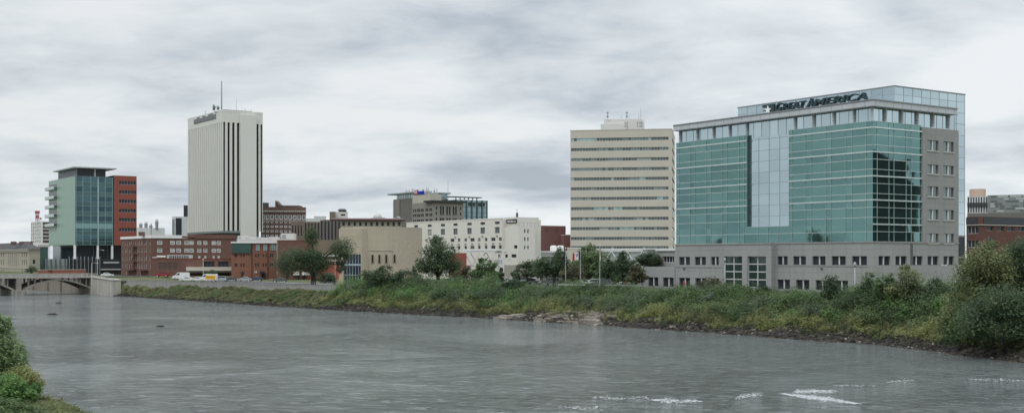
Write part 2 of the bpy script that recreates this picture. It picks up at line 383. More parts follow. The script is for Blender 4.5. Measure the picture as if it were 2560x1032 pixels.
# ---------------------------------------------------------------- terrain, river
BA = [-400, 60, 82, 110, 156, 194, 255, 388, 3000]; BV = [120, 124, 128.7, 137.9, 137.8, 136, 127, 118, 118]
def bl(a): return np.interp(a, BA, BV)
def ztop(a): return np.interp(a, [-500, 225, 300, 400, 412, 436, 470, 3000], [6.0, 6.0, 4.6, 4.6, 5.6, 5.6, 4.6, 4.6])
def wob(a, b): return 0.22*np.sin(a*0.61+b*0.3)+0.16*np.sin(a*1.7+1.3*b)+0.13*np.sin(a*0.23+2.0)+0.10*np.cos(b*1.9-a*0.9)
NB = 25.0
def ground_z(a, b):
    a = np.asarray(a, float); b = np.asarray(b, float)
    t = b - bl(a) - 0.7*np.sin(a*0.19) - 0.4*np.sin(a*0.57+1)
    W = np.interp(a, [-500, 215, 250, 270, 345, 378, 390, 391, 3000], [16, 16, 12, 11, 11, 8, 3.2, 0.8, 0.8])
    zt = ztop(a)
    zr = np.where(t < 0, np.maximum(-3, 0.35*t), np.where(t < 2.8, 0.32*t, 0.9 + (zt-0.9)*np.clip((t-2.8)/np.maximum(W-2.8, 0.2), 0, 1)**0.85))
    slope = np.clip(np.minimum(t+1, W+1.5-t)/2.0, 0, 1)
    zr = zr + wob(a, b)*slope*np.where(a > 389, 0.0, 1.0)
    zr = np.where(t >= W+1.5, zt, zr)
    s = NB - b + 0.8*np.sin(a*0.4)
    zn = np.where(s < 0, np.maximum(-3, 0.4*s), np.minimum(3.6, 0.55*s**0.95 if False else 0.5*s)) + np.where(s > 0, 0.25*wob(a*1.3, b*1.1), 0)
    zn = np.minimum(zn, 2.7)
    return np.where(b < 60, zn, zr)
def gz(p):
    a, b = toab(Vector((p[0], p[1]))); return float(ground_z(a, b))
def build_ground():
    aa = np.unique(np.concatenate([np.arange(-3000, -300, 300), np.arange(-300, 60, 12), np.arange(60, 420, 1.0), [390.3, 390.6], np.arange(420, 700, 12), np.arange(700, 6000, 400)]))
    bb = np.unique(np.concatenate([np.arange(-3000, -30, 200), np.arange(-30, 34, 1.0), np.arange(34, 112, 6), np.arange(112, 165, 0.8), np.arange(165, 400, 10), np.arange(400, 6000, 400)]))
    Aa, Bb = np.meshgrid(aa, bb, indexing='ij'); Z = ground_z(Aa, Bb)
    X = A2.x*Aa + B2.x*Bb; Y = A2.y*Aa + B2.y*Bb
    V = np.stack([X, Y, Z], -1).reshape(-1, 3); na, nb = len(aa), len(bb)
    i, j = np.meshgrid(np.arange(na-1), np.arange(nb-1), indexing='ij'); k = (i*nb+j).ravel()
    Fq = np.stack([k, k+1, k+nb+1, k+nb], -1)[:, ::-1]
    me = bpy.data.meshes.new('ground'); me.from_pydata(V.tolist(), [], Fq.tolist())
    me.polygons.foreach_set('use_smooth', [True]*len(me.polygons))
    m, nt, bs, out = newmat('bank soil and turf'); N = nt.nodes; L = nt.links
    tc = N.new('ShaderNodeTexCoord'); t1 = N.new('ShaderNodeTexNoise'); t1.inputs['Scale'].default_value = 0.45; t1.inputs['Detail'].default_value = 8; L.new(tc.outputs['Object'], t1.inputs[0])
    t2 = N.new('ShaderNodeTexNoise'); t2.inputs['Scale'].default_value = 3.0; t2.inputs['Detail'].default_value = 6; L.new(tc.outputs['Object'], t2.inputs[0])
    r1 = N.new('ShaderNodeValToRGB'); L.new(t1.outputs[0], r1.inputs[0]); e = r1.color_ramp.elements
    e[0].position = .35; e[0].color = (.075, .08, .04, 1); e[1].position = .68; e[1].color = (.16, .155, .09, 1); e.new(.52).color = (.10, .115, .05, 1)
    r2 = N.new('ShaderNodeValToRGB'); L.new(t2.outputs[0], r2.inputs[0]); e = r2.color_ramp.elements
    e[0].position = .35; e[0].color = (.03, .026, .022, 1); e[1].position = .7; e[1].color = (.10, .088, .072, 1)
    sp = N.new('ShaderNodeSeparateXYZ'); L.new(tc.outputs['Object'], sp.inputs[0])
    ad = N.new('ShaderNodeMath'); ad.operation = 'MULTIPLY_ADD'; L.new(t2.outputs[0], ad.inputs[0]); ad.inputs[1].default_value = 1.2; L.new(sp.outputs[2], ad.inputs[2])
    mr = N.new('ShaderNodeMapRange'); L.new(ad.outputs[0], mr.inputs[0]); mr.inputs[1].default_value = 1.5; mr.inputs[2].default_value = 2.1
    mx = N.new('ShaderNodeMix'); mx.data_type = 'RGBA'; L.new(mr.outputs[0], mx.inputs[0]); L.new(r2.outputs[0], mx.inputs[6]); L.new(r1.outputs[0], mx.inputs[7])
    L.new(mx.outputs[2], bs.inputs['Base Color']); setc(bs, 'Roughness', 0.95); setc(bs, 'Specular IOR Level', 0.1)
    bp = N.new('ShaderNodeBump'); bp.inputs['Distance'].default_value = 0.25; bp.inputs['Strength'].default_value = 0.8; L.new(t2.outputs[0], bp.inputs['Height']); L.new(bp.outputs[0], bs.inputs['Normal'])
    me.materials.append(m); o = bpy.data.objects.new('ground', me); SC.collection.objects.link(o); tag(o, kind='structure')
build_ground()

def build_water():
    m, nt, bs, out = newmat('river water'); N = nt.nodes; L = nt.links
    tc = N.new('ShaderNodeTexCoord')
    def noise(scale, detail, sx, sy, rot=0.6, dist=0.0, rough=0.55):
        mp = N.new('ShaderNodeMapping'); mp.inputs['Scale'].default_value = (sx, sy, 1); mp.inputs['Rotation'].default_value = (0, 0, rot)
        L.new(tc.outputs['Object'], mp.inputs[0]); t = N.new('ShaderNodeTexNoise'); t.inputs['Scale'].default_value = scale; t.inputs['Detail'].default_value = detail
        t.inputs['Distortion'].default_value = dist; t.inputs['Roughness'].default_value = rough; L.new(mp.outputs[0], t.inputs['Vector']); return t.outputs[0]
    def mth(op, a, b=0.0):
        x = N.new('ShaderNodeMath'); x.operation = op
        for i, v in enumerate((a, b)):
            if isinstance(v, (int, float)): x.inputs[i].default_value = v
            else: L.new(v, x.inputs[i])
        return x.outputs[0]
    # three sizes of ripple; broad patches of rougher, boiling water between smoother slicks
    patch = noise(0.035, 4, 1.0, 1.0, 0.6, 0.8)
    pm = N.new('ShaderNodeMapRange'); L.new(patch, pm.inputs[0]); pm.inputs[1].default_value = 0.38; pm.inputs[2].default_value = 0.62; pm.inputs[3].default_value = 0.25; pm.inputs[4].default_value = 1.7
    # ridged chop: sharp dark crests seen between smooth backs
    ch = noise(0.55, 5, 0.8, 1.0, 0.3, 0.8, 0.6); ch = mth('SUBTRACT', 1.0, mth('ABSOLUTE', mth('MULTIPLY', mth('SUBTRACT', ch, 0.5), 2.6)))
    hgt = mth('ADD', mth('MULTIPLY', mth('POWER', ch, 4.0), 0.27), mth('ADD', mth('MULTIPLY', noise(0.36, 3, 1, 0.8, 0.2), 0.15), mth('MULTIPLY', noise(2.4, 3, 1, 1, 0), 0.05)))
    hgt = mth('MULTIPLY', hgt, pm.outputs[0])
    bp = N.new('ShaderNodeBump'); bp.inputs['Strength'].default_value = 1.0; bp.inputs['Distance'].default_value = 1.0
    L.new(hgt, bp.inputs['Height']); L.new(bp.outputs[0], bs.inputs['Normal'])
    mix = N.new('ShaderNodeMix'); mix.data_type = 'RGBA'; L.new(patch, mix.inputs[0]); mix.inputs[6].default_value = (.092, .108, .103, 1); mix.inputs[7].default_value = (.165, .182, .178, 1)
    L.new(mix.outputs[2], bs.inputs['Base Color']); setc(bs, 'Roughness', 0.08); setc(bs, 'IOR', 1.33); setc(bs, 'Specular IOR Level', 0.5)
    mb = MB(); mb.quad((-3000,-400,0),(3000,-400,0),(3000,5000,0),(-3000,5000,0)); o = mb.build('river_water', m); tag(o, kind='structure')
build_water()

FOAM = plain('foam', (.66, .68, .68), .7); FOAM.node_tree.nodes['Principled BSDF'].inputs['Alpha'].default_value = .42
def wpt(px, py): Y = H*F/(py-HY); return at(px, Y)
def foam(label, x0, y0, x1, y1, w, n, seed, taper=1.0):
    """white water: torn flecks lying on the surface, thick along a spine and breaking up away from it"""
    rs = np.random.RandomState(seed); n = int(n*1.5); t = rs.beta(1.3, 1.5, n); band = np.sin(t*9+seed)*.35
    px = x0+(x1-x0)*t + rs.normal(0, 3, n); py = y0+(y1-y0)*t + (rs.normal(0, .55, n)+band*.5)*w*(1-abs(2*t-1)**2*taper)
    Y = H*F/(py-HY); x = (px-CX)/F*Y; n = n; l = rs.uniform(.04, .20, n)*rs.uniform(.4, 1, n); d = rs.uniform(.05, .30, n)*rs.uniform(.4, 1, n); Q = np.zeros((n, 4, 3))
    for k, (p, q) in enumerate(((-1, -.3), (.2, -1), (1, .4), (-.1, 1))):
        Q[:, k, 0] = x + p*l*rs.uniform(.5, 1.2, n) + q*d*.4; Q[:, k, 1] = Y + q*d*rs.uniform(.5, 1.2, n); Q[:, k, 2] = .02 + rs.uniform(0, .07, n)
    tag(quads_obj('river_foam', Q, FOAM), label, 'foam', kind='stuff')
for k, a_ in enumerate([(1955, 984, 2150, 1010, 5, 1100, 31), (1985, 979, 2090, 978, 4, 420, 32, 0), (1840, 994, 1910, 984, 5, 150, 33, 0), (1625, 1000, 1755, 1004, 6, 420, 34), (1480, 994, 1640, 997, 4, 110, 35, 0),
    (2215, 956, 2290, 950, 3, 60, 36), (2420, 948, 2565, 952, 4, 110, 37), (2080, 964, 2200, 965, 3, 50, 38), (1390, 1018, 1520, 1024, 5, 50, 39, 0)]):
    foam(['long white wedge of foam where the river breaks, largest patch', 'feathery foam strip just above the largest wedge of white water', 'small foam flecks left of the largest white wedge',
          'white foam patch in the lower middle of the river', 'thin scattered foam line leading into the lower middle patch', 'short foam streak upstream of the large wedge',
          'faint foam line at the right edge of the river', 'few flecks of foam above the large wedge', 'sparse foam flecks near the bottom edge of the river'][k], *a_)

def rocks(name, label, n, seed, arange, trange, rr, mats, sq=0.55, kind='stuff', zoff=0.0, flat=False):
    rs = np.random.RandomState(seed)
    bm_v = np.array([(-1,-.6,-.5),(.8,-1,-.5),(1,.7,-.5),(-.7,1,-.5),(-.7,-.8,.4),(.6,-.6,.6),(.8,.5,.45),(-.5,.7,.7)], float)
    fq = [(3,2,1,0),(4,5,6,7),(0,1,5,4),(1,2,6,5),(2,3,7,6),(3,0,4,7)]
    a = rs.uniform(*arange, n); t = rs.uniform(*trange, n); b = bl(a) + t
    z = ground_z(a, b) + zoff; r = rs.uniform(rr[0], rr[1], n) * rs.uniform(0.5, 1, n); th = rs.uniform(0, 6.28, n)
    Q = []; M = []
    V = bm_v[None] * (1 + rs.uniform(-.35, .35, (n, 8, 3))) * r[:, None, None]; V[:, :, 2] *= sq
    c, s = np.cos(th)[:, None], np.sin(th)[:, None]; x = V[:, :, 0]*c - V[:, :, 1]*s; y = V[:, :, 0]*s + V[:, :, 1]*c
    X = A2.x*a + B2.x*b; Yy = A2.y*a + B2.y*b
    V = np.stack([x + X[:, None], y + Yy[:, None], V[:, :, 2] + z[:, None]], -1)
    me = bpy.data.meshes.new(name); Fa = (np.array(fq)[None] + (np.arange(n)*8)[:, None, None]).reshape(-1, 4)
    me.from_pydata(V.reshape(-1, 3).tolist(), [], Fa.tolist())
    for m in mats: me.materials.append(m)
    mi = np.repeat(rs.randint(0, len(mats), n) if len(mats) > 1 else np.zeros(n, int), 6); me.polygons.foreach_set('material_index', mi.astype(np.int32))
    o = bpy.data.objects.new(name, me); SC.collection.objects.link(o); tag(o, label, 'rocks', kind=kind); return o
RK = [wall_mat('dark rock', (.042, .038, .034), .3, 1.5, bump=.5), wall_mat('brown rock', (.068, .060, .050), .3, 1.5, bump=.5), wall_mat('dark wet rock', (.028, .026, .024), .3, 1.5, .6, bump=.5), wall_mat('dark rock', (.075, .067, .06))]
RKP = wall_mat('pale rock', (.26, .235, .20), .3, 1.2, bump=.4)
rocks('bank_rocks', 'dark broken rocks along the waterline of the far bank', 5200, 3, (76, 260), (-0.6, 3.4), (.18, .5), RK)
rocks('bank_rocks', 'small dark stones at the foot of the grassy bank by the bridge', 2200, 4, (258, 392), (-0.6, 2.6), (.25, .6), RK[:3])
rocks('pale_stones', 'scattered pale stones among the dark rocks at the water edge', 240, 5, (78, 200), (0.2, 4.0), (.16, .45), [RKP])
def rock_ledge():
    root = empty('rock_ledge', gp(183, 140), 0, 'pale flat rock ledge sloping into the river below the bushes', 'rock')
    rs = random.Random(5); mb = MB()
    for k in range(150):
        a = rs.uniform(171, 201); tt = rs.uniform(-0.3, 7.0) * (0.12 + 0.88*max(0, 1-(a-172)/30))
        b = float(bl(a)) + tt; z = 0.12 + 0.42*max(tt, 0) + rs.uniform(0, .22); L_ = rs.uniform(.8, 4.2); W_ = rs.uniform(.35, 1.2); th = rs.uniform(-.25, .25); h = rs.uniform(.15, .45)
        c = gp(a, b); ea = (A2*math.cos(th) + B2*math.sin(th)); eb = Vector((-ea.y, ea.x)); q = []
        for sx, sy in ((-1,-1),(1,-1),(1,1),(-1,1)): q.append(c + ea*(sx*L_/2*rs.uniform(.6,1.1)) + eb*(sy*W_/2*rs.uniform(.6,1.1)))
        til = rs.uniform(-.12,.12)
        if (q[1]-q[0]).cross(q[2]-q[1]) < 0: q = q[::-1]
        mb.hexa([(p.x,p.y,z-h-.4) for p in q] + [(p.x+rs.uniform(-.1,.1),p.y+rs.uniform(-.1,.1),z+til*(i-1.5)) for i, p in enumerate(q)], rs.choice((0,0,1)))
    mb.build('slabs', [RKP, wall_mat('tan rock', (.18, .155, .125), .3, 1.2, bump=.4)], root)
rock_ledge()
def drift(name, label, px, py, L_, seed):
    p = wpt(px, py); rs = random.Random(seed); mb = MB(); r = L_*0.10
    mb.tube([(p.x-L_/2, p.y, .02), (p.x-L_*.15, p.y+.1, .10), (p.x+L_*.2, p.y-.1, .12), (p.x+L_/2, p.y, .03)], [r*.5, r, r*.9, r*.3], 7)
    mb.tube([(p.x+L_*.1, p.y, .1), (p.x+L_*.25, p.y-.1, .1+L_*.16)], [r*.5, r*.2], 5)
    o = mb.build(name, RK[2], smooth=True); tag(o, label, 'driftwood', 'dark snags breaking the river surface')
drift('driftwood', 'dark snag in mid river, the rightmost of the floating pieces', 401, 816, 1.5, 1)
drift('driftwood', 'long flat dark snag low in the water on the left side of the river', 131, 786, 2.3, 2)
drift('driftwood', 'small dark snag nearest the bridge', 146, 757, 1.6, 3)

# roads, car park
ASPH = wall_mat('asphalt', (.075, .075, .078), .2, .3); CONC = wall_mat('grey concrete', (.30, .295, .28), .18, .3, streak=.3); CONCP = wall_mat('pale concrete', (.42, .405, .37), .16, .3, streak=.3)
def strip(name, a0, a1, b0, b1, mat, dz, step=10):
    mb = MB(); n = max(1, int((a1-a0)/step)); av = [a0 + (a1-a0)*i/n for i in range(n+1)]
    for x, y in zip(av, av[1:]):
        q = [gp(x,b0), gp(x,b1), gp(y,b1), gp(y,b0)]; z = [float(ztop(x))+dz]*2 + [float(ztop(y))+dz]*2
        mb.quad(*[(p.x,p.y,zz) for p, zz in zip(q, z)])
    return tag(mb.build(name, mat), kind='structure')
strip('river_road', 262, 386, 140, 150, ASPH, .03); strip('pavement', 262, 386, 150.4, 153.5, CONC, .14); strip('car_park', 150, 300, 158, 215, ASPH, .034)
mb = MB()
for a in np.arange(264, 380, 8):
    q = [gp(a,144.4), gp(a,144.55), gp(a+3,144.55), gp(a+3,144.4)]; mb.quad(*[(p.x,p.y,float(ztop(a))+.06) for p in q])
tag(mb.build('road_markings', plain('road paint', (.7,.7,.66), .7)), kind='structure')

def flood_wall():
    root = empty('flood_wall', gp(320, 132), 4.6, 'long low grey concrete wall with a rail along the top of the grassy bank', 'wall')
    mb = MB(); rl = MB(); pts = []
    for a in np.arange(262, 394, 4.3): pts.append((a, float(bl(a)) + float(np.interp(a, [262, 340, 376, 391], [8.9, 8.9, 6.2, 2.2]))))
    for (a0, b0), (a1, b1) in zip(pts, pts[1:]):
        p, q = gp(a0,b0), gp(a1,b1); fc = Face(q, p-q, (p-q).length); z = float(ztop(a0)); L_ = (p-q).length
        mb.fbox(fc, 0, L_, -.35, 0, z-2.2, z+.25, 0); mb.fbox(fc, 0, L_, -.42, .07, z+.25, z+.38, 0)
        for k in (0.02, .5): rl.fbox(fc, k*L_, k*L_+.07, -.25, -.18, z+.38, z+1.1)
        for zz in (.7, 1.05): rl.fbox(fc, 0, L_, -.24, -.19, z+zz, z+zz+.05)
    mb.build('wall', CONC, root); rl.build('railing', GREYMETAL, root)
flood_wall()

# ---------------------------------------------------------------- arch bridge
def arch_bridge():
    a0, a1 = 415, 431
    root = empty('arch_bridge', gp(423, 94), 0, 'old concrete arch bridge with open spandrel posts crossing the river', 'bridge')
    BC = wall_mat('weathered bridge concrete', (.30, .28, .245), .35, .35, streak=.6, bump=.3)
    BP = wall_mat('pale bridge concrete', (.40, .385, .345), .22, .3, streak=.5)
    def bx(name, parent, a_, b_, c_, d_, e_, f_, mat=BC): m = MB(); m.gbox(a_, b_, c_, d_, e_, f_); return m.build(name, mat, parent)
    bx('deck', root, a0, a1, 20, 119.5, 5.45, 5.75); bx('deck_edge', root, a0-.35, a0-.003, 20, 119.5, 5.5, 5.95, BP)
    road = bx('roadway', root, a0+1.5, a1-1.5, 20, 140, 5.752, 5.80, ASPH)
    piers = [118.6, 93.8, 69, 44.2]
    for k, b in enumerate(piers[1:]):
        pr = bx('pier', root, a0-.8, a1+.8, b-2.2, b+2.2, -3, 1.7)
        m = MB(); m.gbox(a0-1.6, a0-.803, b-1.4, b+1.4, -3, 1.5); m.gbox(a0-.5, a1+.5, b-.75, b+.75, 1.703, 5.44); m.build('pier_shaft', BC, pr)
    for b1, b0 in zip(piers, piers[1:]):
        c = (b0+b1)/2; hw = (b1-b0)/2 - 1.3; n = 20; m = MB()
        arch = lambda x: 1.35 + (4.65-1.35)*(1-(x/hw)**2)
        for (c0, c1) in ((a0+.15, a0+2.6), (a0+6.7, a0+9.3), (a1-2.6, a1-.15)):
            m = MB()
            for i in range(n):
                x0, x1 = -hw+2*hw*i/n, -hw+2*hw*(i+1)/n; t0, t1 = [.36+.30*abs(x/hw)**2 for x in (x0, x1)]; q = []
                for zz in (0, 1):
                    for (aa, xx, tt) in ((c0, x0, t0), (c0, x1, t1), (c1, x1, t1), (c1, x0, t0)):
                        p = gp(aa, c+xx); q.append((p.x, p.y, arch(xx) + (tt if zz else 0) - (0 if zz else 0)))
                m.hexa(q)
            m.build('arch_rib', BC, root)
        for x in (-9.2, -7.2, -5.2, 5.2, 7.2, 9.2):
            if abs(x) > hw: continue
            z = arch(x)+.35+.4*abs(x/hw)**2
            if z < 5.3: m = MB(); [m.gbox(q0, q0+.5, c+x-.22, c+x+.22, z, 5.44) for q0 in (a0+.6, a1-1.2)]; m.each('spandrel_post', BC, root)
    # balustrade
    rail = MB(); ba = MB()
    for b in np.arange(20, 119, 4.13): rail.gbox(a0-.33, a0+.12, b, b+.55, 5.953, 7.05)
    rail.gbox(a0-.30, a0+.05, 20, 119, 6.75, 6.93)
    for b in np.arange(20.9, 118.6, .58): ba.gbox(a0-.2, a0-.02, b, b+.26, 5.953, 6.748)
    r = rail.build('balustrade', BP, root); ba.build('balusters', BP, r)
    for k in range(1): pass
    rail = MB(); rail.gbox(a1-.1, a1+.3, 20, 119, 5.76, 6.8); rail.build('balustrade', BP, root)
arch_bridge()
def abutment():
    root = empty('bridge_abutment', gp(400, 118), 0, 'pale concrete river wall beside the right end of the bridge', 'wall')
    m = MB(); P2 = wall_mat('stained pale concrete', (.42, .40, .35), .25, .3, streak=.45)
    q = [gp(391, 116.6), gp(391, 119.4), gp(431, 119.4), gp(431, 116.6)]
    m.hexa([(p.x,p.y,-2) for p in q] + [(p.x,p.y,z) for p, z in zip(q, (4.9, 4.9, 5.6, 5.6))]); m.build('wall', P2, root)
    c = MB(); q = [gp(390.8, 116.4), gp(390.8, 119.6), gp(414.5, 119.6), gp(414.5, 116.4)]
    c.hexa([(p.x,p.y,z) for p, z in zip(q, (4.93, 4.93, 5.5, 5.5))] + [(p.x,p.y,z) for p, z in zip(q, (5.2, 5.2, 5.9, 5.9))]); c.build('coping', CONCP, root)
    for a in np.arange(392, 414, 3.4):
        z = 5.2 + (a-391)*.029; b = MB(); b.gbox(a, a+1.2, 116.9, 117.6, z-.05, z+.42); b.build('parapet_block', CONCP, root)
    w = empty('river_wall', gp(480, 118), 0, 'long grey-beige river wall seen through the bridge arches', 'wall')
    m = MB(); m.gbox(431.5, 760, 116.8, 118.4, -3, 4.9); m.build('wall', wall_mat('old river wall', (.24, .215, .175), .3, .2, streak=.5), w); m = MB(); m.gbox(431.5, 760, 116.6, 118.5, 4.903, 5.3); m.build('coping', CONCP, w)
    m = MB(); [m.gbox(a, a+.5, 116.3, 116.797, -2, 4.88) for a in (452, 470, 492, 520)]; m.each('pilaster', wall_mat('old river wall', ()), w)
abutment()
def street_lamp(px, Y, label, h=9.0, kind='single', group='street lamps'):
    p = at(px, Y); z = gz(p); root = empty('street_lamp', p, z, label, 'street lamp', group); m = MB()
    m.tube([(p.x,p.y,z),(p.x,p.y,z+.6),(p.x,p.y,z+h)], [.16,.11,.07], 8); m.build('pole', GREYMETAL, root, True)
    if kind == 'double':
        m = MB(); m.tube([(p.x-1.3,p.y,z+h-.2),(p.x,p.y,z+h),(p.x+1.3,p.y,z+h-.2)], [.05]*3, 6); m.build('arm', GREYMETAL, root); hs = (-1.3, 1.3)
    elif kind == 'acorn': hs = (0,)
    else:
        m = MB(); m.tube([(p.x,p.y,z+h),(p.x+.8,p.y,z+h+.25),(p.x+1.7,p.y,z+h+.25)], [.06,.05,.05], 6); m.build('arm', GREYMETAL, root); hs = (1.9,)
    for d in hs:
        m = MB()
        if kind == 'acorn': m.tube([(p.x,p.y,z+h),(p.x,p.y,z+h+.25),(p.x,p.y,z+h+.6),(p.x,p.y,z+h+.8)], [.12,.28,.22,.04], 10)
        else: m.tube([(p.x+d-.35,p.y,z+h+.15),(p.x+d+.1,p.y,z+h+.14),(p.x+d+.4,p.y,z+h+.1)], [.1,.17,.06], 8)
        m.build('lamp_head', GREYMETAL, root)
street_lamp(229, 402, 'tall pale lamp post at the right end of the bridge', 11.5)
street_lamp(244, 425, 'tall lamp post just behind the abutment, right of the bridge end post', 9, 'single')
street_lamp(53, 434, 'lamp post rising from the bridge roadway left of the brick low wall', 5, 'acorn')
street_lamp(1812, 226, 'lamp post in front of the tall podium windows of the glass building', 5.3, 'acorn')
street_lamp(2137, 200, 'dark lamp post in front of the podium, left of its corner', 4.6, 'acorn')
street_lamp(1251, 320, 'dark twin-head lamp post in front of the white hotel', 8.2, 'double')
street_lamp(838, 360, 'slim pale post left of the beige drum building', 7.5, 'acorn')
street_lamp(1256, 330, 'second dark post beside the twin-head lamp', 6.5, 'single')
street_lamp(508, 392, 'thin dark lamp post before the low brick garage', 6.5, 'acorn')
# ---------------------------------------------------------------- large glass office building on the right
TRIMW = plain('pale sill', (.5,.5,.48))
def glass_office():
    C = at(2182, 207); aC, bC = toab(C)
    root = empty('glass_office_building', C, 6, 'large green and silver glass office building on a grey stone podium with dark roof letters', 'office building')
    GREEN = glass_mat('green reflective glass', (.165, .300, .285), .92, .035, .012, .12, .16)
    SILVER = glass_mat('silver reflective glass', (.50, .605, .64), .92, .06, .004, .10, .12)
    SPAN = glass_mat('green spandrel glass', (.16, .33, .30), .8, .12, .006, .15)
    STONE = wall_mat('grey stone cladding', (.33, .337, .325), .14, .12, streak=.12, joints=(3.2, 1.35, .035), jcol=.72)
    STONE2 = wall_mat('dark grey stone cladding', (.305, .305, .295), .12, .12, streak=.10, joints=(2.6, 1.35, .03), jcol=.75)
    PANEL = wall_mat('silver metal panel', (.52, .545, .56), .06, .4, .5, joints=(2.4, 3.0, .06), jcol=.6, metallic=.1)
    FA0 = Face(C + A2*80, -A2); FA0L = 80.0          # river face plane
    def FAo(n): return FA0.off(n)
    FB0 = Face(C, B2)
    uA = lambda px: FA0.u(px); uC = 80.0; uL = uA(1690.5); ub3 = FB0.u(2303)
    zt_, zb_ = 35.1, 14.84
    thick = [34.1, 30.0, 25.9, 21.85, 17.75]
    def curtain(name, fc, u0, u1, n, z0, z1, vs, glass, tk=True, parent=None):
        """panes between the mullion lines; each pane a little out of true"""
        zs = [z0] + sorted([t + d for t in thick for d in (0, -1.25, -2.95) if z0+.3 < t+d < z1-.2]) + [z1]
        us = [u0] + sorted([v for v in vs if u0+.2 < v < u1-.2]) + [u1]
        g = MB()
        for a, b in zip(us, us[1:]):
            for c, d in zip(zs, zs[1:]): g.fquad(fc, a, b, n, c, d, 0, .009)
        w = g.build(name, glass, parent or root)
        if tk:
            m = MB()
            for v in us[1:-1]: m.fbox(fc, v-.04, v+.04, n+.004, n+.075, z0, z1)
            h = MB()
            for zz in zs[1:-1]:
                t_ = any(abs(zz-t) < .01 for t in thick)
                if t_: h.fbox(fc, u0, u1, n+.004, n+.24, zz-.12, zz+.12)
                else: h.fbox(fc, u0, u1, n+.004, n+.10, zz-.045, zz+.045)
            m.each('mullion', MULL, w); h.each('transom', plain('pale transom', (.60,.68,.67), .3, .5), w)
        return w
    # green bays on the river face
    lv = [FA0.u(x) for x in (1698, 1725, 1737, 1765, 1777, 1806, 1818, 1848, 1860)]
    cv = [FA0.u(x) for x in (1895, 1920, 1946)]
    rv = [FA0.u(x) for x in (1981, 2014, 2028.6, 2064.7, 2078, 2114, 2129.7, 2165.5)]
    uSL, uSR = FA0.u(1868), FA0.u(1972)
    curtain('glass_bay', FA0, uL, uSL, 0, 17.75, zt_, lv, GREEN)
    curtain('glass_bay', FA0, uSR, uC, 0, 17.75, zt_, rv, GREEN)
    curtain('glass_base', FA0, uL, uC, 0, zb_, 17.75, lv + cv + rv, GREEN)
    curtain('glass_bay', FB0, 0, ub3, 0, zb_, zt_, [FB0.u(x) for x in (2192.6, 2222, 2234.7, 2265, 2278)], GREEN)
    # returns and tops of the bays
    m = MB(); D = .7
    fr = Face(FA0.P(uSL), B2); m.fquad(fr, 0, D, 0, 17.75, zt_)
    fr = Face(FA0.P(uL, -D), -B2); m.fquad(fr, 0, D, 0, zb_, zt_); fr = Face(FA0.P(uSR, -D), -B2); m.fquad(fr, 0, D, 0, 17.75, zt_)
    m.build('bay_return', glass_mat('dark return glass', (.05,.085,.085), .5, .1), root)
    m = MB()
    for u0, u1, z in ((uL, uSL, zt_), (uSR, uC, zt_), (uSL, uSR, 17.75)): m.fbox(FA0, u0, u1, -D, .10, z+.002, z+.12)
    m.fbox(FB0, 0.0, ub3, -D, .10, zt_+.002, zt_+.12); m.each('bay_cap', MULL, root)
    # silver storey and shaft behind
    zp0 = 37.6
    g = MB(); Ls = Face(C+A2*80, -A2).off(-D); 
    def silver(fc, u0, u1, n, z0, z1, ws, hs):
        us = list(np.arange(u0, u1-.3, ws)) + [u1]; zs = list(np.arange(z0, z1-.3, hs)) + [z1]; m_ = MB()
        for a, b in zip(us, us[1:]):
            for c, d in zip(zs, zs[1:]): g.fquad(fc, a, b, n, c, d, 0, .004)
            m_.fbox(fc, b-.035, b+.035 if b < u1-.01 else b, n+.003, n+.04, z0, z1)
        for c in zs[1:-1]: m_.fbox(fc, u0, u1, n+.003, n+.035, c-.03, c+.03)
        return m_
    ms = [silver(FA0, uL+.3, uC-.6, -.6, 34.6, zp0, 2.05, 4), silver(FA0, uSL-.2, uSR+.2, -.6, 17.75, 34.6, 2.62, 2.05), silver(FB0, .6, FB0.u(2393), -.6, 34.6, zp0, 1.75, 4)]
    sv = g.build('silver_glass', SILVER, root)
    for q in ms: q.build('joint_line', plain('silver joint', (.30,.34,.37), .4, .4), sv)
    # posts below the roof slab
    for px in (1696, 1739, 1779.6, 1820, 1863, 1983, 2030, 2080, 2130):
        u = FA0.u(px); m = MB(); m.fbox(FA0, u-.11, u+.11, -.58, -.2, 35.23, zp0); m.build('post', PANEL, root)
    for px in (2184, 2218, 2259, 2298, 2337, 2376):
        u = FB0.u(px); m = MB(); m.fbox(FB0, u-.05, u+.26, -.58, -.2, 35.23, zp0); m.build('post', PANEL, root)
    # roof slab with its deep fascia
    bl_ = Block(C - A2*.5 - B2*.5, uC-uL+.8, FB0.u(2387)+.5, zp0, 38.75)
    m = MB(); bl_.skin(m, floor=True, mi=0, roof=0); sl_ = m.build('roof_slab', PANEL, root)
    m = MB(); 
    for fc, L_ in ((bl_.FA, bl_.la), (bl_.FB, bl_.lb)): m.fbox(fc, 0, L_+.12, .003, .13, 38.62, 38.82); m.fbox(fc, 0, L_+.1, .003, .09, 37.56, 37.70)
    m.each('edge_trim', plain('trim grey', (.26,.28,.30), .4, .4), sl_)
    # penthouse volume
    Pp = C + A2*3 + B2*9.5; zt2 = 42.3
    ph = Block(Pp, len_a(Pp, 1845), len_b(Pp, 2412), 6, zt2); g = MB()
    ms = []
    for fc, L_, z0 in ((ph.FA, ph.la, 37), (ph.FB, ph.lb, 16.2)):
        us = [L_*i/round(L_/2.6) for i in range(round(L_/2.6)+1)]; zs = [z0] + [z for z in np.arange(18.2, zt2-1, 2.05) if z > z0+.5] + [zt2-.25]; m_ = MB()
        for a, b in zip(us, us[1:]):
            for c, d in zip(zs, zs[1:]): g.fquad(fc, a, b, 0, c, d, 0, .004)
            m_.fbox(fc, b-.03, b+.03 if b < L_-.1 else b, .003, .04, z0, zt2-.3)
        for c in zs[1:-1]: m_.fbox(fc, 0, L_, .003, .04, c-.03, c+.03)
        ms.append(m_)
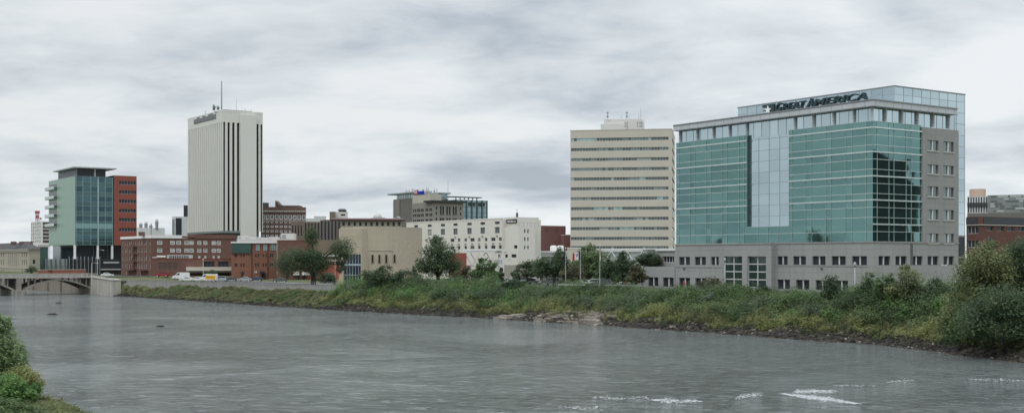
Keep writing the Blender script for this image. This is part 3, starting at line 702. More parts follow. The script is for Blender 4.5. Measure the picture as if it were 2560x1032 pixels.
    wall_sheet(g, ph.FC, ph.la, 6, zt2-.25, mi=0); wall_sheet(g, ph.FD, ph.lb, 6, zt2-.25, mi=0)
    pv = g.build('penthouse', SILVER, root)
    for q in ms: q.build('joint_line', plain('silver joint', ()), pv)
    m = MB(); m.fbox(ph.FA, -.1, ph.la+.1, -ph.lb-.1, .12, zt2-.24, zt2); m.build('roof_edge', plain('trim grey', ()), root)
    g = MB(); u0 = ph.FB.u(2394); 
    for z0, z1 in ((6.3, 8.6), (8.9, 12.0), (12.3, 15.9)): g.fquad(ph.FB, u0, ph.lb, .02, z0, z1)
    g.build('stair_window', GL_DARK, root)
    m = MB(); 
    for z0 in (8.6, 12.0, 15.9): m.fbox(ph.FB, u0, ph.lb, 0.005, .15, z0, z0+.3)
    m.fbox(ph.FB, ph.lb-.25, ph.lb, .005, .12, 6, 15.89); m.each('stair_frame', STONE, root)
    # letters and emblem on the penthouse
    DK = plain('dark sign letters', (.02, .045, .05), .45); sign = MB(); fc = ph.FA
    ul = fc.u(1908); zc = zat(271, fc.P(ul).y)
    us, ue = fc.u(1942), fc.u(2168)
    ws = ue-us; h = 1.5; wg = ws*.062
    txt = MB(); text_on(txt, fc, 'G', us, 40.3, wg*1.15, h*1.12, .12, .25, .28)
    x = us + wg*1.25
    text_on(txt, fc, 'REAT', x, 40.45, ws*.265, h*.86, .12, .25, .28); x += ws*.275
    text_on(txt, fc, 'A', x, 40.35, wg*1.25, h*1.08, .12, .25, .28); x += wg*1.3
    text_on(txt, fc, 'MERICA', x, 40.45, ue-x, h*.86, .12, .25, .28)
    sg = txt.build('roof_sign', DK, root)
    m = MB(); w = us-ul-.45
    m.fbox(fc, ul, ul+w, .10, .26, 41.45, 41.95); m.fbox(fc, ul+w*.62, ul+w, .10, .26, 40.3, 41.448); 
    m.fbox(fc, ul+.1, ul+w*.4, .10, .24, 40.85, 41.0)
    em = m.build('emblem', DK, sg)
    st = MB(); c = ul+w*.48; zc = 40.85; pts = []
    for k in range(10):
        r = .95 if k % 2 == 0 else .38; an = math.pi/2 + k*math.pi/5; pts.append((c + r*math.cos(an), zc + r*math.sin(an)))
    fr_ = [(*fc.P(u_, .34), z_) for u_, z_ in pts]; bk = [(*fc.P(u_, .26), z_) for u_, z_ in pts]
    for i in range(10):
        j = (i+1) % 10; st.quad(bk[j], bk[i], fr_[i], fr_[j]); st.poly([(*fc.P(c, .34), zc), fr_[i], fr_[j]][::1])
    st.build('star', WHITE, sg)
    # stone block on the downstream face
    u0, u1 = ub3, FB0.u(2393); blk = Face(FB0.P(u0, .3), B2, u1-u0); LB = u1-u0; m = MB()
    rows = [(348, 374), (409, 432), (464, 489), (522, 547), (582, 606)]
    cols = [((2060+890/3.44), (2060+985/3.44)), ((2060+1026/3.44), (2060+1117/3.44))]
    hs = []
    for ya, yb in rows:
        for xa, xb in cols:
            r = blk.rect(xa, ya, xb, yb); yy = zat((ya+yb)/2, FB0.P(u0).y)
            hs.append((r[0], r[1], zat(yb-1, FB0.P(u0).y)-.15, zat(ya-1, FB0.P(u0).y)-.15))
    wall_sheet(m, blk, LB, 14.84, 34.9, hs, .3)
    e1 = Face(blk.P(LB), -blk.n, 1.3); wall_sheet(m, e1, 1.3, 14.84, 34.9)
    e2 = Face(blk.P(0, -1.3), blk.n, 1.3); wall_sheet(m, e2, 1.3, 14.84, 34.9)
    q = [blk.P(0,0), blk.P(LB,0), blk.P(LB,-1.3), blk.P(0,-1.3)]; m.quad(*[(p.x,p.y,34.9) for p in q])
    m.build('stone_wall', STONE2, root)
    GB = glass_mat('stone block windows', (.20,.25,.24), .6, .06)
    for hh in hs: window(root, blk, hh, 2, 1, .3, GB, plain('grey window frame', (.2,.2,.2)), .05, TRIMW, bar=.15, barmat=WHITE)
    # podium
    m = MB(); nP = .3; f1 = FAo(nP); L1 = 80+nP; uW = f1.u(1938)
    up = [(1940.5,1969),(1982.6,2014.6),(2030.6,2063.5),(2079,2114),(2130,2167)]
    upz = (f1.z(662, 2060)+.0, f1.z(640, 2060))
    hm = [(f1.u(a), f1.u(b), upz[0], upz[1]) for a, b in up]; hm[0] = (uW+.5, hm[0][1], *upz)
    lo = [(1942,1974.5),(1990,2023),(2039,2070),(2086,2120)]; loz = (f1.z(723, 2000), f1.z(699, 2000))
    hm2 = [(f1.u(a), f1.u(b), *loz) for a, b in lo]; hm2[0] = (uW+.5, hm2[0][1], *loz)
    f1b = Face(f1.P(uW-.6), -A2, L1-uW+.6); sh = uW-.6
    H1 = [(a-sh, b-sh, c, d) for a, b, c, d in hm+hm2]
    wall_sheet(m, f1b, f1b.L, 5.5, 14.8, H1, .4)
    fB = Face(C - A2*nP - B2*nP, B2); LBp = fB.u(2396)
    bu = [(2196.6,2225.7),(2238.8,2267),(2279,2306.5),(2319,2346),(2359,2385)]
    hB = [(fB.u(a), fB.u(b), *upz) for a, b in bu]
    wall_sheet(m, fB, LBp, 5.5, 14.8, hB, .4)
    eR = Face(fB.P(LBp), A2, 5); wall_sheet(m, eR, 5, 5.5, 14.8)
    q = [C-A2*nP-B2*nP, C-A2*nP+B2*30, C+A2*60+B2*30, C+A2*60-B2*nP]
    q2 = [f1.P(uL-2), f1.P(L1), fB.P(LBp), fB.P(LBp)+A2*55]; m.quad(*[(p.x,p.y,14.8) for p in q2], 1)
    pod = m.build('podium_wall', [STONE, ROOF], root)
    for hh in H1: window(root, f1b, hh, 2, 1, .4, GL_DARK, FR_DARK, .06, None, bar=.17, barmat=WHITE)
    for hh in hB: window(root, fB, hh, 2, 1, .4, GL_DARK, FR_DARK, .06, None, bar=.17, barmat=WHITE)
    # string courses
    m = MB(); m.fbox(f1b, .6, f1b.L+.08, .003, .08, 10.55, 10.75); m.fbox(fB, 0, LBp, .003, .08, 10.55, 10.75); m.fbox(f1b, .6, f1b.L+.1, .003, .12, 14.6, 14.86); m.fbox(fB, 0, LBp+.1, .003, .12, 14.6, 14.86)
    m.each('string_course', STONE2, root)
    # projecting wing
    f2 = FAo(1.6); uw0, uw1 = f2.u(1688), f2.u(1928.5); f2b = Face(f2.P(uw0), -A2, uw1-uw0); o0 = uw0
    zr = lambda y: f2.z(y, 1810)
    hw = [(f2.u(a)-o0, f2.u(b)-o0, zr(662.5), zr(641.5)) for a, b in ((1697.7,1724.8),(1737,1764.6),(1777.7,1797))]
    hl = [(f2.u(a)-o0, f2.u(b)-o0, zr(720), zr(696)) for a, b in ((1697.7,1725),(1738,1766),(1778,1797.5))]
    hb = [(f2.u(a)-o0, f2.u(b)-o0, zr(716), zr(640.5)) for a, b in ((1810,1855),(1868.7,1915))]
    m = MB(); wall_sheet(m, f2b, f2b.L, 5.5, 14.75, hw+hl+hb, .4)
    e = Face(f2b.P(f2b.L), B2, 1.9); wall_sheet(m, e, 1.9, 5.5, 14.75)
    e = Face(f2b.P(0, -30), -B2, 30); wall_sheet(m, e, 30, 5.5, 14.75)
    q = [f2b.P(0), f2b.P(f2b.L), f2b.P(f2b.L,-2.1), f2b.P(0,-2.1)]; m.quad(*[(p.x,p.y,14.75) for p in q], 1)
    m.build('wing_wall', [STONE, ROOF], root)
    for hh in hw+hl: window(root, f2b, hh, 2, 1, .4, GL_DARK, FR_DARK, .06, None, bar=.17, barmat=WHITE)
    for hh in hb:
        window(root, f2b, hh, 2, 4, .4, glass_mat('tall podium glass', (.03,.055,.05), .2, .05), plain('pale window frame', (.52,.54,.53)), .08, None, bar=.2, name='tall_window')
    m = MB(); m.fbox(f2b, 0, hb[0][0]-.6, .003, .08, 10.2, 10.4); m.fbox(f2b, 0, f2b.L+.1, .003, .12, 14.55, 14.8); m.each('string_course', STONE2, root)
    # low terrace wing
    f3 = f2; u30 = f3.u(1612); f3b = Face(f3.P(u30, .2), -A2, uw0-u30+.01); zt3 = zr(668)
    h3 = [(f3.u(a)-u30, f3.u(b)-u30, zr(720), zr(696)) for a, b in ((1622,1647.5),(1659,1686))]
    m = MB(); wall_sheet(m, f3b, f3b.L, 5.5, zt3, h3, .4); e = Face(f3b.P(0,-18), -B2, 18); wall_sheet(m, e, 18, 5.5, zt3)
    e = Face(f3b.P(f3b.L), B2, .22); wall_sheet(m, e, .22, 5.5, zt3)
    q = [f3b.P(0), f3b.P(f3b.L), f3b.P(f3b.L,-18), f3b.P(0,-18)]; m.quad(*[(p.x,p.y,zt3) for p in q], 1)
    f4 = f3.off(-6); a0, a1 = f4.u(1644), f4.u(1690); f4b = Face(f4.P(a0), -A2, a1-a0+3)
    h4 = [(f4.u(1656)-a0, f4.u(1685)-a0, zr(657), zr(640))]; wall_sheet(m, f4b, f4b.L, zt3, zr(622), h4, .5)
    e = Face(f4b.P(0,-10), -B2, 10); wall_sheet(m, e, 10, zt3, zr(622))
    q = [f4b.P(0), f4b.P(f4b.L), f4b.P(f4b.L,-10), f4b.P(0,-10)]; m.quad(*[(p.x,p.y,zr(622)) for p in q], 1)
    m.build('terrace_wing', [STONE, ROOF], root)
    for hh in h3: window(root, f3b, hh, 2, 1, .4, GL_DARK, FR_DARK, .06, None, bar=.17, barmat=WHITE)
    window(root, f4b, h4[0], 4, 1, .5, GL_DARK, WHITE, .08, None)
    m = MB(); m.fbox(f4b, -.3, f4b.L, .003, .35, zr(625), zr(621)); m.build('terrace_coping', WHITE, root)
    # plain retaining wall below the downstream face
    fr_ = Face(fB.P(-.9, .5), B2); Lr = fr_.u(2432); m = MB(); wall_sheet(m, fr_, Lr, 4, 10.5); e = Face(fr_.P(Lr), A2, 12); wall_sheet(m, e, 12, 4, 10.5)
    e = Face(fr_.P(0,-.9), fr_.n, .9); m.fbox(fr_, 0, Lr, -.35, 0.001, 10.503, 10.62); wall_sheet(m, e, .9, 4, 10.5); q = [fr_.P(0), fr_.P(Lr), fr_.P(Lr,-6), fr_.P(0,-.6)]
    m.build('retaining_wall', STONE, root)
    for px in (2357, 2365, 2398, 2406):
        u = fr_.u(px); l = MB(); l.fbox(fr_, u-.15, u+.15, -.2, .1, 10.63, 10.85); l.build('floodlight', WHITE, root)
    for px, py in ((1711, 671), (2055, 671)):
        f_ = f2b if px < 1900 else f1b; u = f_.u(px); z = f_.z(py, px); l = MB(); l.fbox(f_, u-.22, u+.22, .003, .25, z-.07, z+.1); l.build('wall_light', DARKMETAL, root)
    for u_, n_ in ((2285, 0),):
        m = MB(); u = fB.u(2279); m.fbox(fB, u-.35, u+.35, .003, .02, 10.8, 14.5); m.build('water_stain', wall_mat('dark stain', (.13,.13,.12), .3), root)
glass_office()

# dark brick tower downstream, outside the photo's right edge; it stands in the glass as a reflection
def neighbour():
    root = empty('dark_tower', Vector((139, 196)), 6, 'dark brick tower block beyond the right edge, mirrored in the glass office corner', 'building')
    M_ = wall_mat('very dark brick', (.03, .028, .028), .2)
    for y0, y1, z1 in ((196, 203.2, 36.2), (203.21, 204.8, 34.8), (204.81, 209.4, 33.9), (209.41, 210.6, 29)):
        b = Block(Vector((128, y0)), y1-y0, 22, 5, z1, (0, 1), (1, 0)); w = y1-y0; m = MB(); n = max(1, int(w/2.4))
        hs = b.FA.grid([(w*(i+.25)/n, w*(i+.75)/n) for i in range(n)], [(7+3.4*j, 8.8+3.4*j) for j in range(int((z1-9)/3.4))]) if w > 3 else []
        b.skin(m, hs, (), .3); m.build('wall', [M_, ROOF], root); g = MB()
        for hh in hs: g.fquad(b.FA, hh[0], hh[1], -.28, hh[2], hh[3])
        if hs: g.build('windows', GL_DARK, root)
neighbour()

# ---------------------------------------------------------------- beige striped tower
def beige_tower():
    p = at(1680, 450); eb = Vector((.16, .987)).normalized(); ea = Vector((-.987, .16)).normalized()
    root = empty('beige_office_tower', p, 5, 'tall beige tower with dark horizontal window bands and a white rooftop block', 'office tower')
    W = wall_mat('beige precast', (.52, .485, .42), .07, .08, streak=.06); la = len_a(p, 1426, ea); z1 = zat(323.5, p.y)
    b = Block(p, la, 34, 4, z1, ea, eb); m = MB()
    ys = [346,371,396.5,421,445.5,470,495,520,545.5,570.5,595.5,618.5]
    hA = []; hB = []
    for y in ys:
        z0, z_1 = zat(y+3.6, p.y), zat(y-3.8, p.y); hA.append((.25, la-.25-1.0, z0, z_1)); hB.append((1.0, 33, z0, z_1))
    b.skin(m, hA, hB, .35); m.build('wall', [W, ROOF], root)
    gm = [glass_mat('band glass dark', (.10,.125,.13), .3, .08), glass_mat('band glass grey', (.19,.25,.25), .4, .1), glass_mat('band glass teal', (.34,.50,.49), .5, .15), plain('band blind', (.33,.38,.36), .5)]
    for k, hh in enumerate(hA):
        g = MB(); n = 34; u0, u1 = hh[0], hh[1]; cur = 0; left = 0; mf = MB()
        for i in range(n):
            if left <= 0: cur = RNG.choices((0, 1, 2, 3), (6, 4, 2 if k in (0, 3, 4, 6, 8) else .5, .8))[0]; left = RNG.randint(1, 5)
            left -= 1; a = u0+(u1-u0)*i/n; c = u0+(u1-u0)*(i+1)/n; g.fquad(b.FA, a, c, -.33, hh[2], hh[3], cur if RNG.random() > .15 else 0, .003)
            if i: mf.fbox(b.FA, a-.05, a+.05, -.32, -.22, hh[2]+.01, hh[3]-.01)
        w = g.build('window_band', gm, root); mf.build('mullion_grid', plain('band mullion', (.38,.38,.35), .5), w)
    for hh in hB:
        g = MB()
        for i in range(24): g.fquad(b.FB, hh[0]+(32)*i/24, hh[0]+32*(i+1)/24, -.33, hh[2], hh[3], RNG.choice((0,0,1)))
        g.build('window_band', gm, root)
    b.coping(root, W, .5, .3, .08, 'parapet', .003)
    q = p + ea*12.5 + eb*6; pw = Block(p + ea*11.3 + eb*5, 14.2, 12, z1, zat(296, 455), ea, eb)
    WH = wall_mat('white stucco', (.62,.61,.58), .06, .2); m = MB(); pw.skin(m, roof=0); m.build('rooftop_block', WH, root)
    pw2 = Block(p + ea*17 + eb*4, 9.6, 10, z1, zat(308, 455), ea, eb); m = MB(); pw2.skin(m, roof=0); m.build('rooftop_block', WH, root)
    for px, top, r in ((1519, 284, .06), (1567, 285, .06), (1573, 287, .05), (1597, 286, .05), (1602, 268, .05), (1553, 290, .04), (1610, 293, .05)):
        a = at(px, 458); m = MB(); zb = z1+.3 if px > 1606 else zat(297, 458); m.tube([(a.x,a.y,zb), (a.x,a.y,zat(top,458))], [r*1.6, r], 6)
        if r >= .06:
            for dz in (1.5, 2.8): m.box(a.x-.35, a.x+.35, a.y-.15, a.y+.15, zb+dz-1.1, zb+dz-.3)
        m.build('antenna', GREYMETAL, root)
    m = MB()
    for px in (1563, 1568, 1594, 1600, 1604):
        a = at(px, 452.2); m.box(a.x-.2, a.x+.2, a.y-.2, a.y+.2, z1+1, z1+1.8); m.box(a.x-.2, a.x+.2, a.y-.2, a.y+.2, z1+2.1, z1+3)
    m.each('antenna_panel', GREYMETAL, root)
beige_tower()

# ---------------------------------------------------------------- white fin tower
def fin_tower():
    p = at(555, 615); root = empty('white_fin_tower', p, 5, 'tallest tower, white with close vertical fins and black window slots', 'office tower')
    W = wall_mat('white precast', (.66, .65, .61), .05, .05, streak=.05); DK = glass_mat('slot glass', (.012,.013,.018), 0, .2, spec=.15)
    z1 = zat(279, 615); z0 = zat(577, 615); la, lb = len_a(p, 469.5), len_b(p, 657)
    b = Block(p, la, lb, z0, z1); m = MB(); FA, FB = b.FA, b.FB
    zt = z1-5.2; n = 17; hA = []
    for i in range(n):
        st = la/n; hA.append((i*st+st*.52, i*st+st*.92 if i < n-1 else i*st+st*.85, z0+.1, zt))
    hB = [(FB.u(a), FB.u(c), z0+.1, zt) for a, c in ((558.2,563.2),(569,574.8),(580.6,586.8),(592.6,598.8),(640.2,646.6),(651.6,656))]
    b.skin(m, hA, hB, .9); m.build('shaft', [W, ROOF], root)
    SL = plain('fin recess panel', (.36, .34, .29), .6)
    for hh in hA: g = MB(); g.fquad(FA, hh[0], hh[1], -.5, hh[2], hh[3], 0); g.build('slot_window', SL, root)
    for hh in hB: g = MB(); g.fquad(FB, hh[0], hh[1], -.88, hh[2], hh[3], 0); g.build('slot_window', DK, root)
    # service pillar running to the ground, recessed dark base
    m = MB(); m.fbox(FB, FB.u(600), FB.u(639), -.02, 1.2, 4, z1-.9); m.build('pillar', W, root)
    bs = Block(p + A2*1.5 + B2*1.5, la-3, lb-3, 4, z0-.005); m = MB(); bs.skin(m, floor=False); m.build('base', [wall_mat('grey base', (.16,.17,.17), .1), ROOF], root)
    m = MB(); m.fbox(FA, -.4, la+.4, -8, .4, z0-1.0, z0-.2); m.fbox(FB, .4, FB.u(600)-.01, -8, .4, z0-1.0, z0-.2); m.build('base_band', wall_mat('grey band', (.22,.24,.245), .1), root)
    b.coping(root, W, .5, .9, .05, 'parapet', .003)
    # lettering and rooftop gear
    t = MB(); u0, u1 = FA.u(486), FA.u(541); rs = random.Random(3)
    for i in range(15):
        a = u0+(u1-u0)*i/15; t.fbox(FA, a, a+(u1-u0)/15*.62, .10, .40, z1-2.6, z1-2.6+rs.choice((1.9,2.0,2.7,2.9)))
        if i % 2: t.fbox(FA, a-.4, a+.3, .12, .36, z1-1.6, z1-1.2)
    t.fbox(FA, u0-.4, u1, .08, .2, z1-2.9, z1-2.62); t.each('raised_letter', plain('weathered sign metal', (.24,.25,.26), .5, .3), root)
    def mast(px, top, r, Y=618, base=z1+.6):
        a = at(px, Y); m = MB(); m.tube([(a.x,a.y,base),(a.x,a.y,zat(top,Y))], [r*1.4, r*.8], 6); m.build('antenna', GREYMETAL, root)
    mast(554, 203, .32, 622); mast(513.5, 277, .16, 640); mast(591, 248, .08, 626); mast(613, 272, .14, 630); mast(628, 275, .14, 632); mast(605, 268, .06, 630)
    for px, py, r in ((537, 269, 1.25), (547, 270, .9)):
        a = at(px, 621); z = zat(py, 621); m = MB(); m.tube([(a.x-.9,a.y-.5,z),(a.x,a.y-.2,z),(a.x+.4,a.y,z)], [r*1.2, r*1.1, r*.3], 12); m.tube([(a.x,a.y,z1+.5),(a.x,a.y,z)], .15, 6); m.build('dish', plain('dish grey', (.2,.21,.22)), root)
    m = MB(); m.fbox(FB, 3, lb-4, -6, -5.6, z1+1, z1+1.8); m.build('roof_rail', DARKMETAL, root)
fin_tower()
# ---------------------------------------------------------------- the rest of the town
BRK = wall_mat('red brown brick', (.155, .085, .068), .16, .15, brick=(.9, .3, .03), jcol=1.25, streak=.12)
BRK_O = wall_mat('orange brick', (.215, .105, .072), .16, .15, brick=(.9, .3, .03), jcol=1.2, streak=.12)
BRK_D = wall_mat('dark brown brick', (.135, .085, .072), .14, .15, brick=(.9, .3, .03), jcol=1.25, streak=.12)
TRIM = wall_mat('stone trim', (.48, .46, .41), .12, .3); CREAM = wall_mat('cream stone', (.40, .37, .30), .14, .12, streak=.2)
def block_bld(name, px, Y, pxl, pxr, ytop, label, cat, mat, z0=4, la=None, lb=None, roofm=None):
    p = at(px, Y); root = empty(name, p, z0, label, cat); fk = facing(px) if la else {}
    b = Block(p, la or len_a(p, pxl), lb or len_b(p, pxr, fk.get('eb')), z0, zat(ytop, Y), **fk); return root, b
def put(root, b, mat, hA=(), hB=(), depth=.3, wA=None, wB=None, name='wall', cop=None):
    m = MB(); b.skin(m, hA, hB, depth); w = m.build(name, [mat, ROOF], root)
    wA = wA or {}; wB = wB or {}
    for h in hA: window(root, b.FA, h, depth=depth, **wA)
    for h in hB: window(root, b.FB, h, depth=depth, **wB)
    if cop: b.coping(root, cop, .4, .3, .12, 'coping', .003)
    return w
W1 = dict(part=False, frame=FR_WHITE, t=.09); WD = dict(part=False, frame=FR_DARK, t=.06)

def hotel_glass():      # green/glass/red block behind the bridge
    p = at(188, 545); root = empty('green_glass_building', p, 5, 'tall block with pale green side, dark glass front, red end and flying roof', 'building')
    la, lb = len_a(p, 122), len_b(p, 341); z0, z1 = zat(612, 545), zat(440, 545)
    b = Block(p, la, lb, z0, z1); FA, FB = b.FA, b.FB
    PG = wall_mat('pale green glass panel', (.235, .36, .285), .04, .1, .3, joints=(4.2, 3.2, .04), jcol=.9)
    RED = wall_mat('red terracotta panel', (.25, .08, .058), .06, .2, .7, joints=(3, .8, .03), jcol=.85); TG = glass_mat('dark teal glass', (.075, .14, .15), .85, .06, .004, .35); TG2 = glass_mat('teal spandrel', (.085,.155,.155), .7, .15, .0, .2)
    m = MB(); wall_sheet(m, FA, la, z0, z1, (), .3); wall_sheet(m, b.FC, la, z0, z1); wall_sheet(m, b.FD, lb, z0, z1)
    c = [b.p, b.p+b.eb*lb, b.p+b.ea*la+b.eb*lb, b.p+b.ea*la]; m.quad(*[(q.x,q.y,z1) for q in c]); m.quad(*[(q.x,q.y,z0) for q in reversed(c)]); m.build('green_wall', PG, root)
    ur = FB.u(284); g = MB(); nf = 7; us = [0]+[FB.u(x) for x in (190,207,227,244,246,263,281)]+[ur-.3]; zs = [z0+ (z1-z0)*i/nf for i in range(nf+1)]; mu = MB(); tr = MB()
    for i in range(nf):
        for a, c_ in zip(us, us[1:]):
            zm = zs[i]+(zs[i+1]-zs[i])*.42; g.fquad(FB, a, c_, 0, zs[i], zm, 1, .005); g.fquad(FB, a, c_, 0, zm, zs[i+1]-.25, 0, .005); g.fquad(FB, a, c_, 0, zs[i+1]-.25, zs[i+1], 1)
        for zz in (zs[i], zs[i]+(zs[i+1]-zs[i])*.42): tr.fbox(FB, 0, ur-.3, .004, .10, zz-.05, zz+.07)
    for u in us[1:-1]: mu.fbox(FB, u-.07, u+.07, .004, .14, z0, z1)
    u = FB.u(245); mu.fbox(FB, u-.28, u+.28, .15, .2, z0, z1-1)
    pale = MB(); pale.fbox(FB, 0.1, ur-.4, .012, .11, zs[2]-1.4, zs[2]+.9); 
    w = g.build('glass_front', [TG, TG2], root); mu.build('mullion_grid', MULL, w); tr.each('transom', plain('grey teal transom', (.2,.3,.3)), w); pale.build('pale_band', glass_mat('pale band glass', (.22,.36,.35), .6, .15), w)
    r = Face(FB.P(ur), B2); LR = lb-ur; hs = [(FB.u(297)-ur, LR-.25, r.z(y+4.5, 310), r.z(y-4.5, 310)) for y in (457, 480.5, 503.5, 526.5, 549.5, 574)]
    m = MB(); wall_sheet(m, r.off(.4), LR, z0, z1+.6, hs, .5); e = Face(r.P(0,-.1), -r.n, .5); m.fbox(r, -.01, 0.2, -.1, .39, z0, z1+.6); m.fbox(r, 0, LR, -lb*.5, .39, z1+.603, z1+.9); m.build('red_wall', RED, root)
    for h in hs: window(root, r.off(.4), h, 6, 1, .5, GL_DARK, GREYMETAL, .12, part=False)
    # balconies up the green side's far edge
    for k, y in enumerate((470, 493, 515.5, 538, 561)):
        z = b.FA.z(y+4, 130); m = MB(); m.fbox(FA, -1.6, 15, .003, 1.5, z-.4, z-.05); bb = m.build('balcony', PG, root)
        m = MB(); m.fbox(FA, -1.6, 15, 1.42, 1.5, z-.04, z+1.1); m.fbox(FA, -1.6, -1.5, .1, 1.4, z-.04, z+1.1); m.build('balustrade', plain('milky glass', (.45,.52,.5), .2), bb)
        d = MB(); d.fbox(FA, 1.0, 14.5, .003, .03, z+.02, z+2.3); d.build('balcony_door', GL_DARK, root)
    # penthouse and flying roof
    q = p + A2*3 + B2*1.5; ph = Block(q, la-14, FB.u(269)-1.5, z1, zat(420, 548)); m = MB(); ph.skin(m); m.build('penthouse', [plain('penthouse dark panel', (.10,.115,.125), .4), ROOF], root)
    g = MB(); g.fbox(ph.FB, .4, ph.lb*.58, .003, .04, z1+.6, ph.z1-.2); g.fbox(ph.FB, ph.lb*.66, ph.lb-.2, .003, .04, z1+.6, ph.z1-.2); g.each('penthouse_window', GL_DARK, root); m = MB(); m.fbox(ph.FB, ph.lb*.6, ph.lb*.64, .05, .4, z1, ph.z1); m.build('penthouse_column', WHITE, root)
    rf = Block(p - A2*.5 - B2*.8, la-10.5, FB.u(291)+.8, zat(419.5,545), zat(416.5,545)); m = MB(); rf.skin(m, floor=True); m.build('flying_roof', [plain('roof grey', (.36,.38,.38)), ROOF], root)
    # open legs and the dark lobby block below
    zb = 4.6; cols = MB()
    for px in (188, 245, 281): u = FB.u(px); cols.fbox(FB, u-.4, u+.4, -1.2, -.1, zb, z0-.01)
    cols.each('column', WHITE, root)
    lo = Block(p + A2*3 + B2*2, la-2.5, lb-3, zb, z0-.006); m = MB(); lo.skin(m); m.build('lobby', [glass_mat('lobby glass', (.10,.13,.15), .7, .1), ROOF], root)
    q = at(168, 527); lw = Block(q, len_a(q, 100), len_b(q, 300), 4.5, zat(647, 527)); m = MB(); lw.skin(m); m.build('lower_wing', [glass_mat('lower glass', (.15,.18,.20), .8, .12), ROOF], root)
    f = MB()
    for i in range(9): u = lw.lb*(i+.5)/14; f.fbox(lw.FB, u-.10, u+.10, .003, .5, 5, zat(641, 527))
    for i in range(6): u = lw.la*(i+.5)/6; f.fbox(lw.FA, u-.12, u+.12, .003, .5, 5, lw.z1)
    f.each('fin', plain('fin metal', (.30,.33,.35), .4, .4), root); f = MB(); f.fbox(lw.FB, lw.lb*.62, lw.lb, .003, 1.2, zat(675,527), zat(672,527)); f.fbox(lw.FB, lw.lb*.68, lw.lb*.98, .004, .1, zat(658,527), zat(654,527)); f.each('canopy', ALU, root)
hotel_glass()

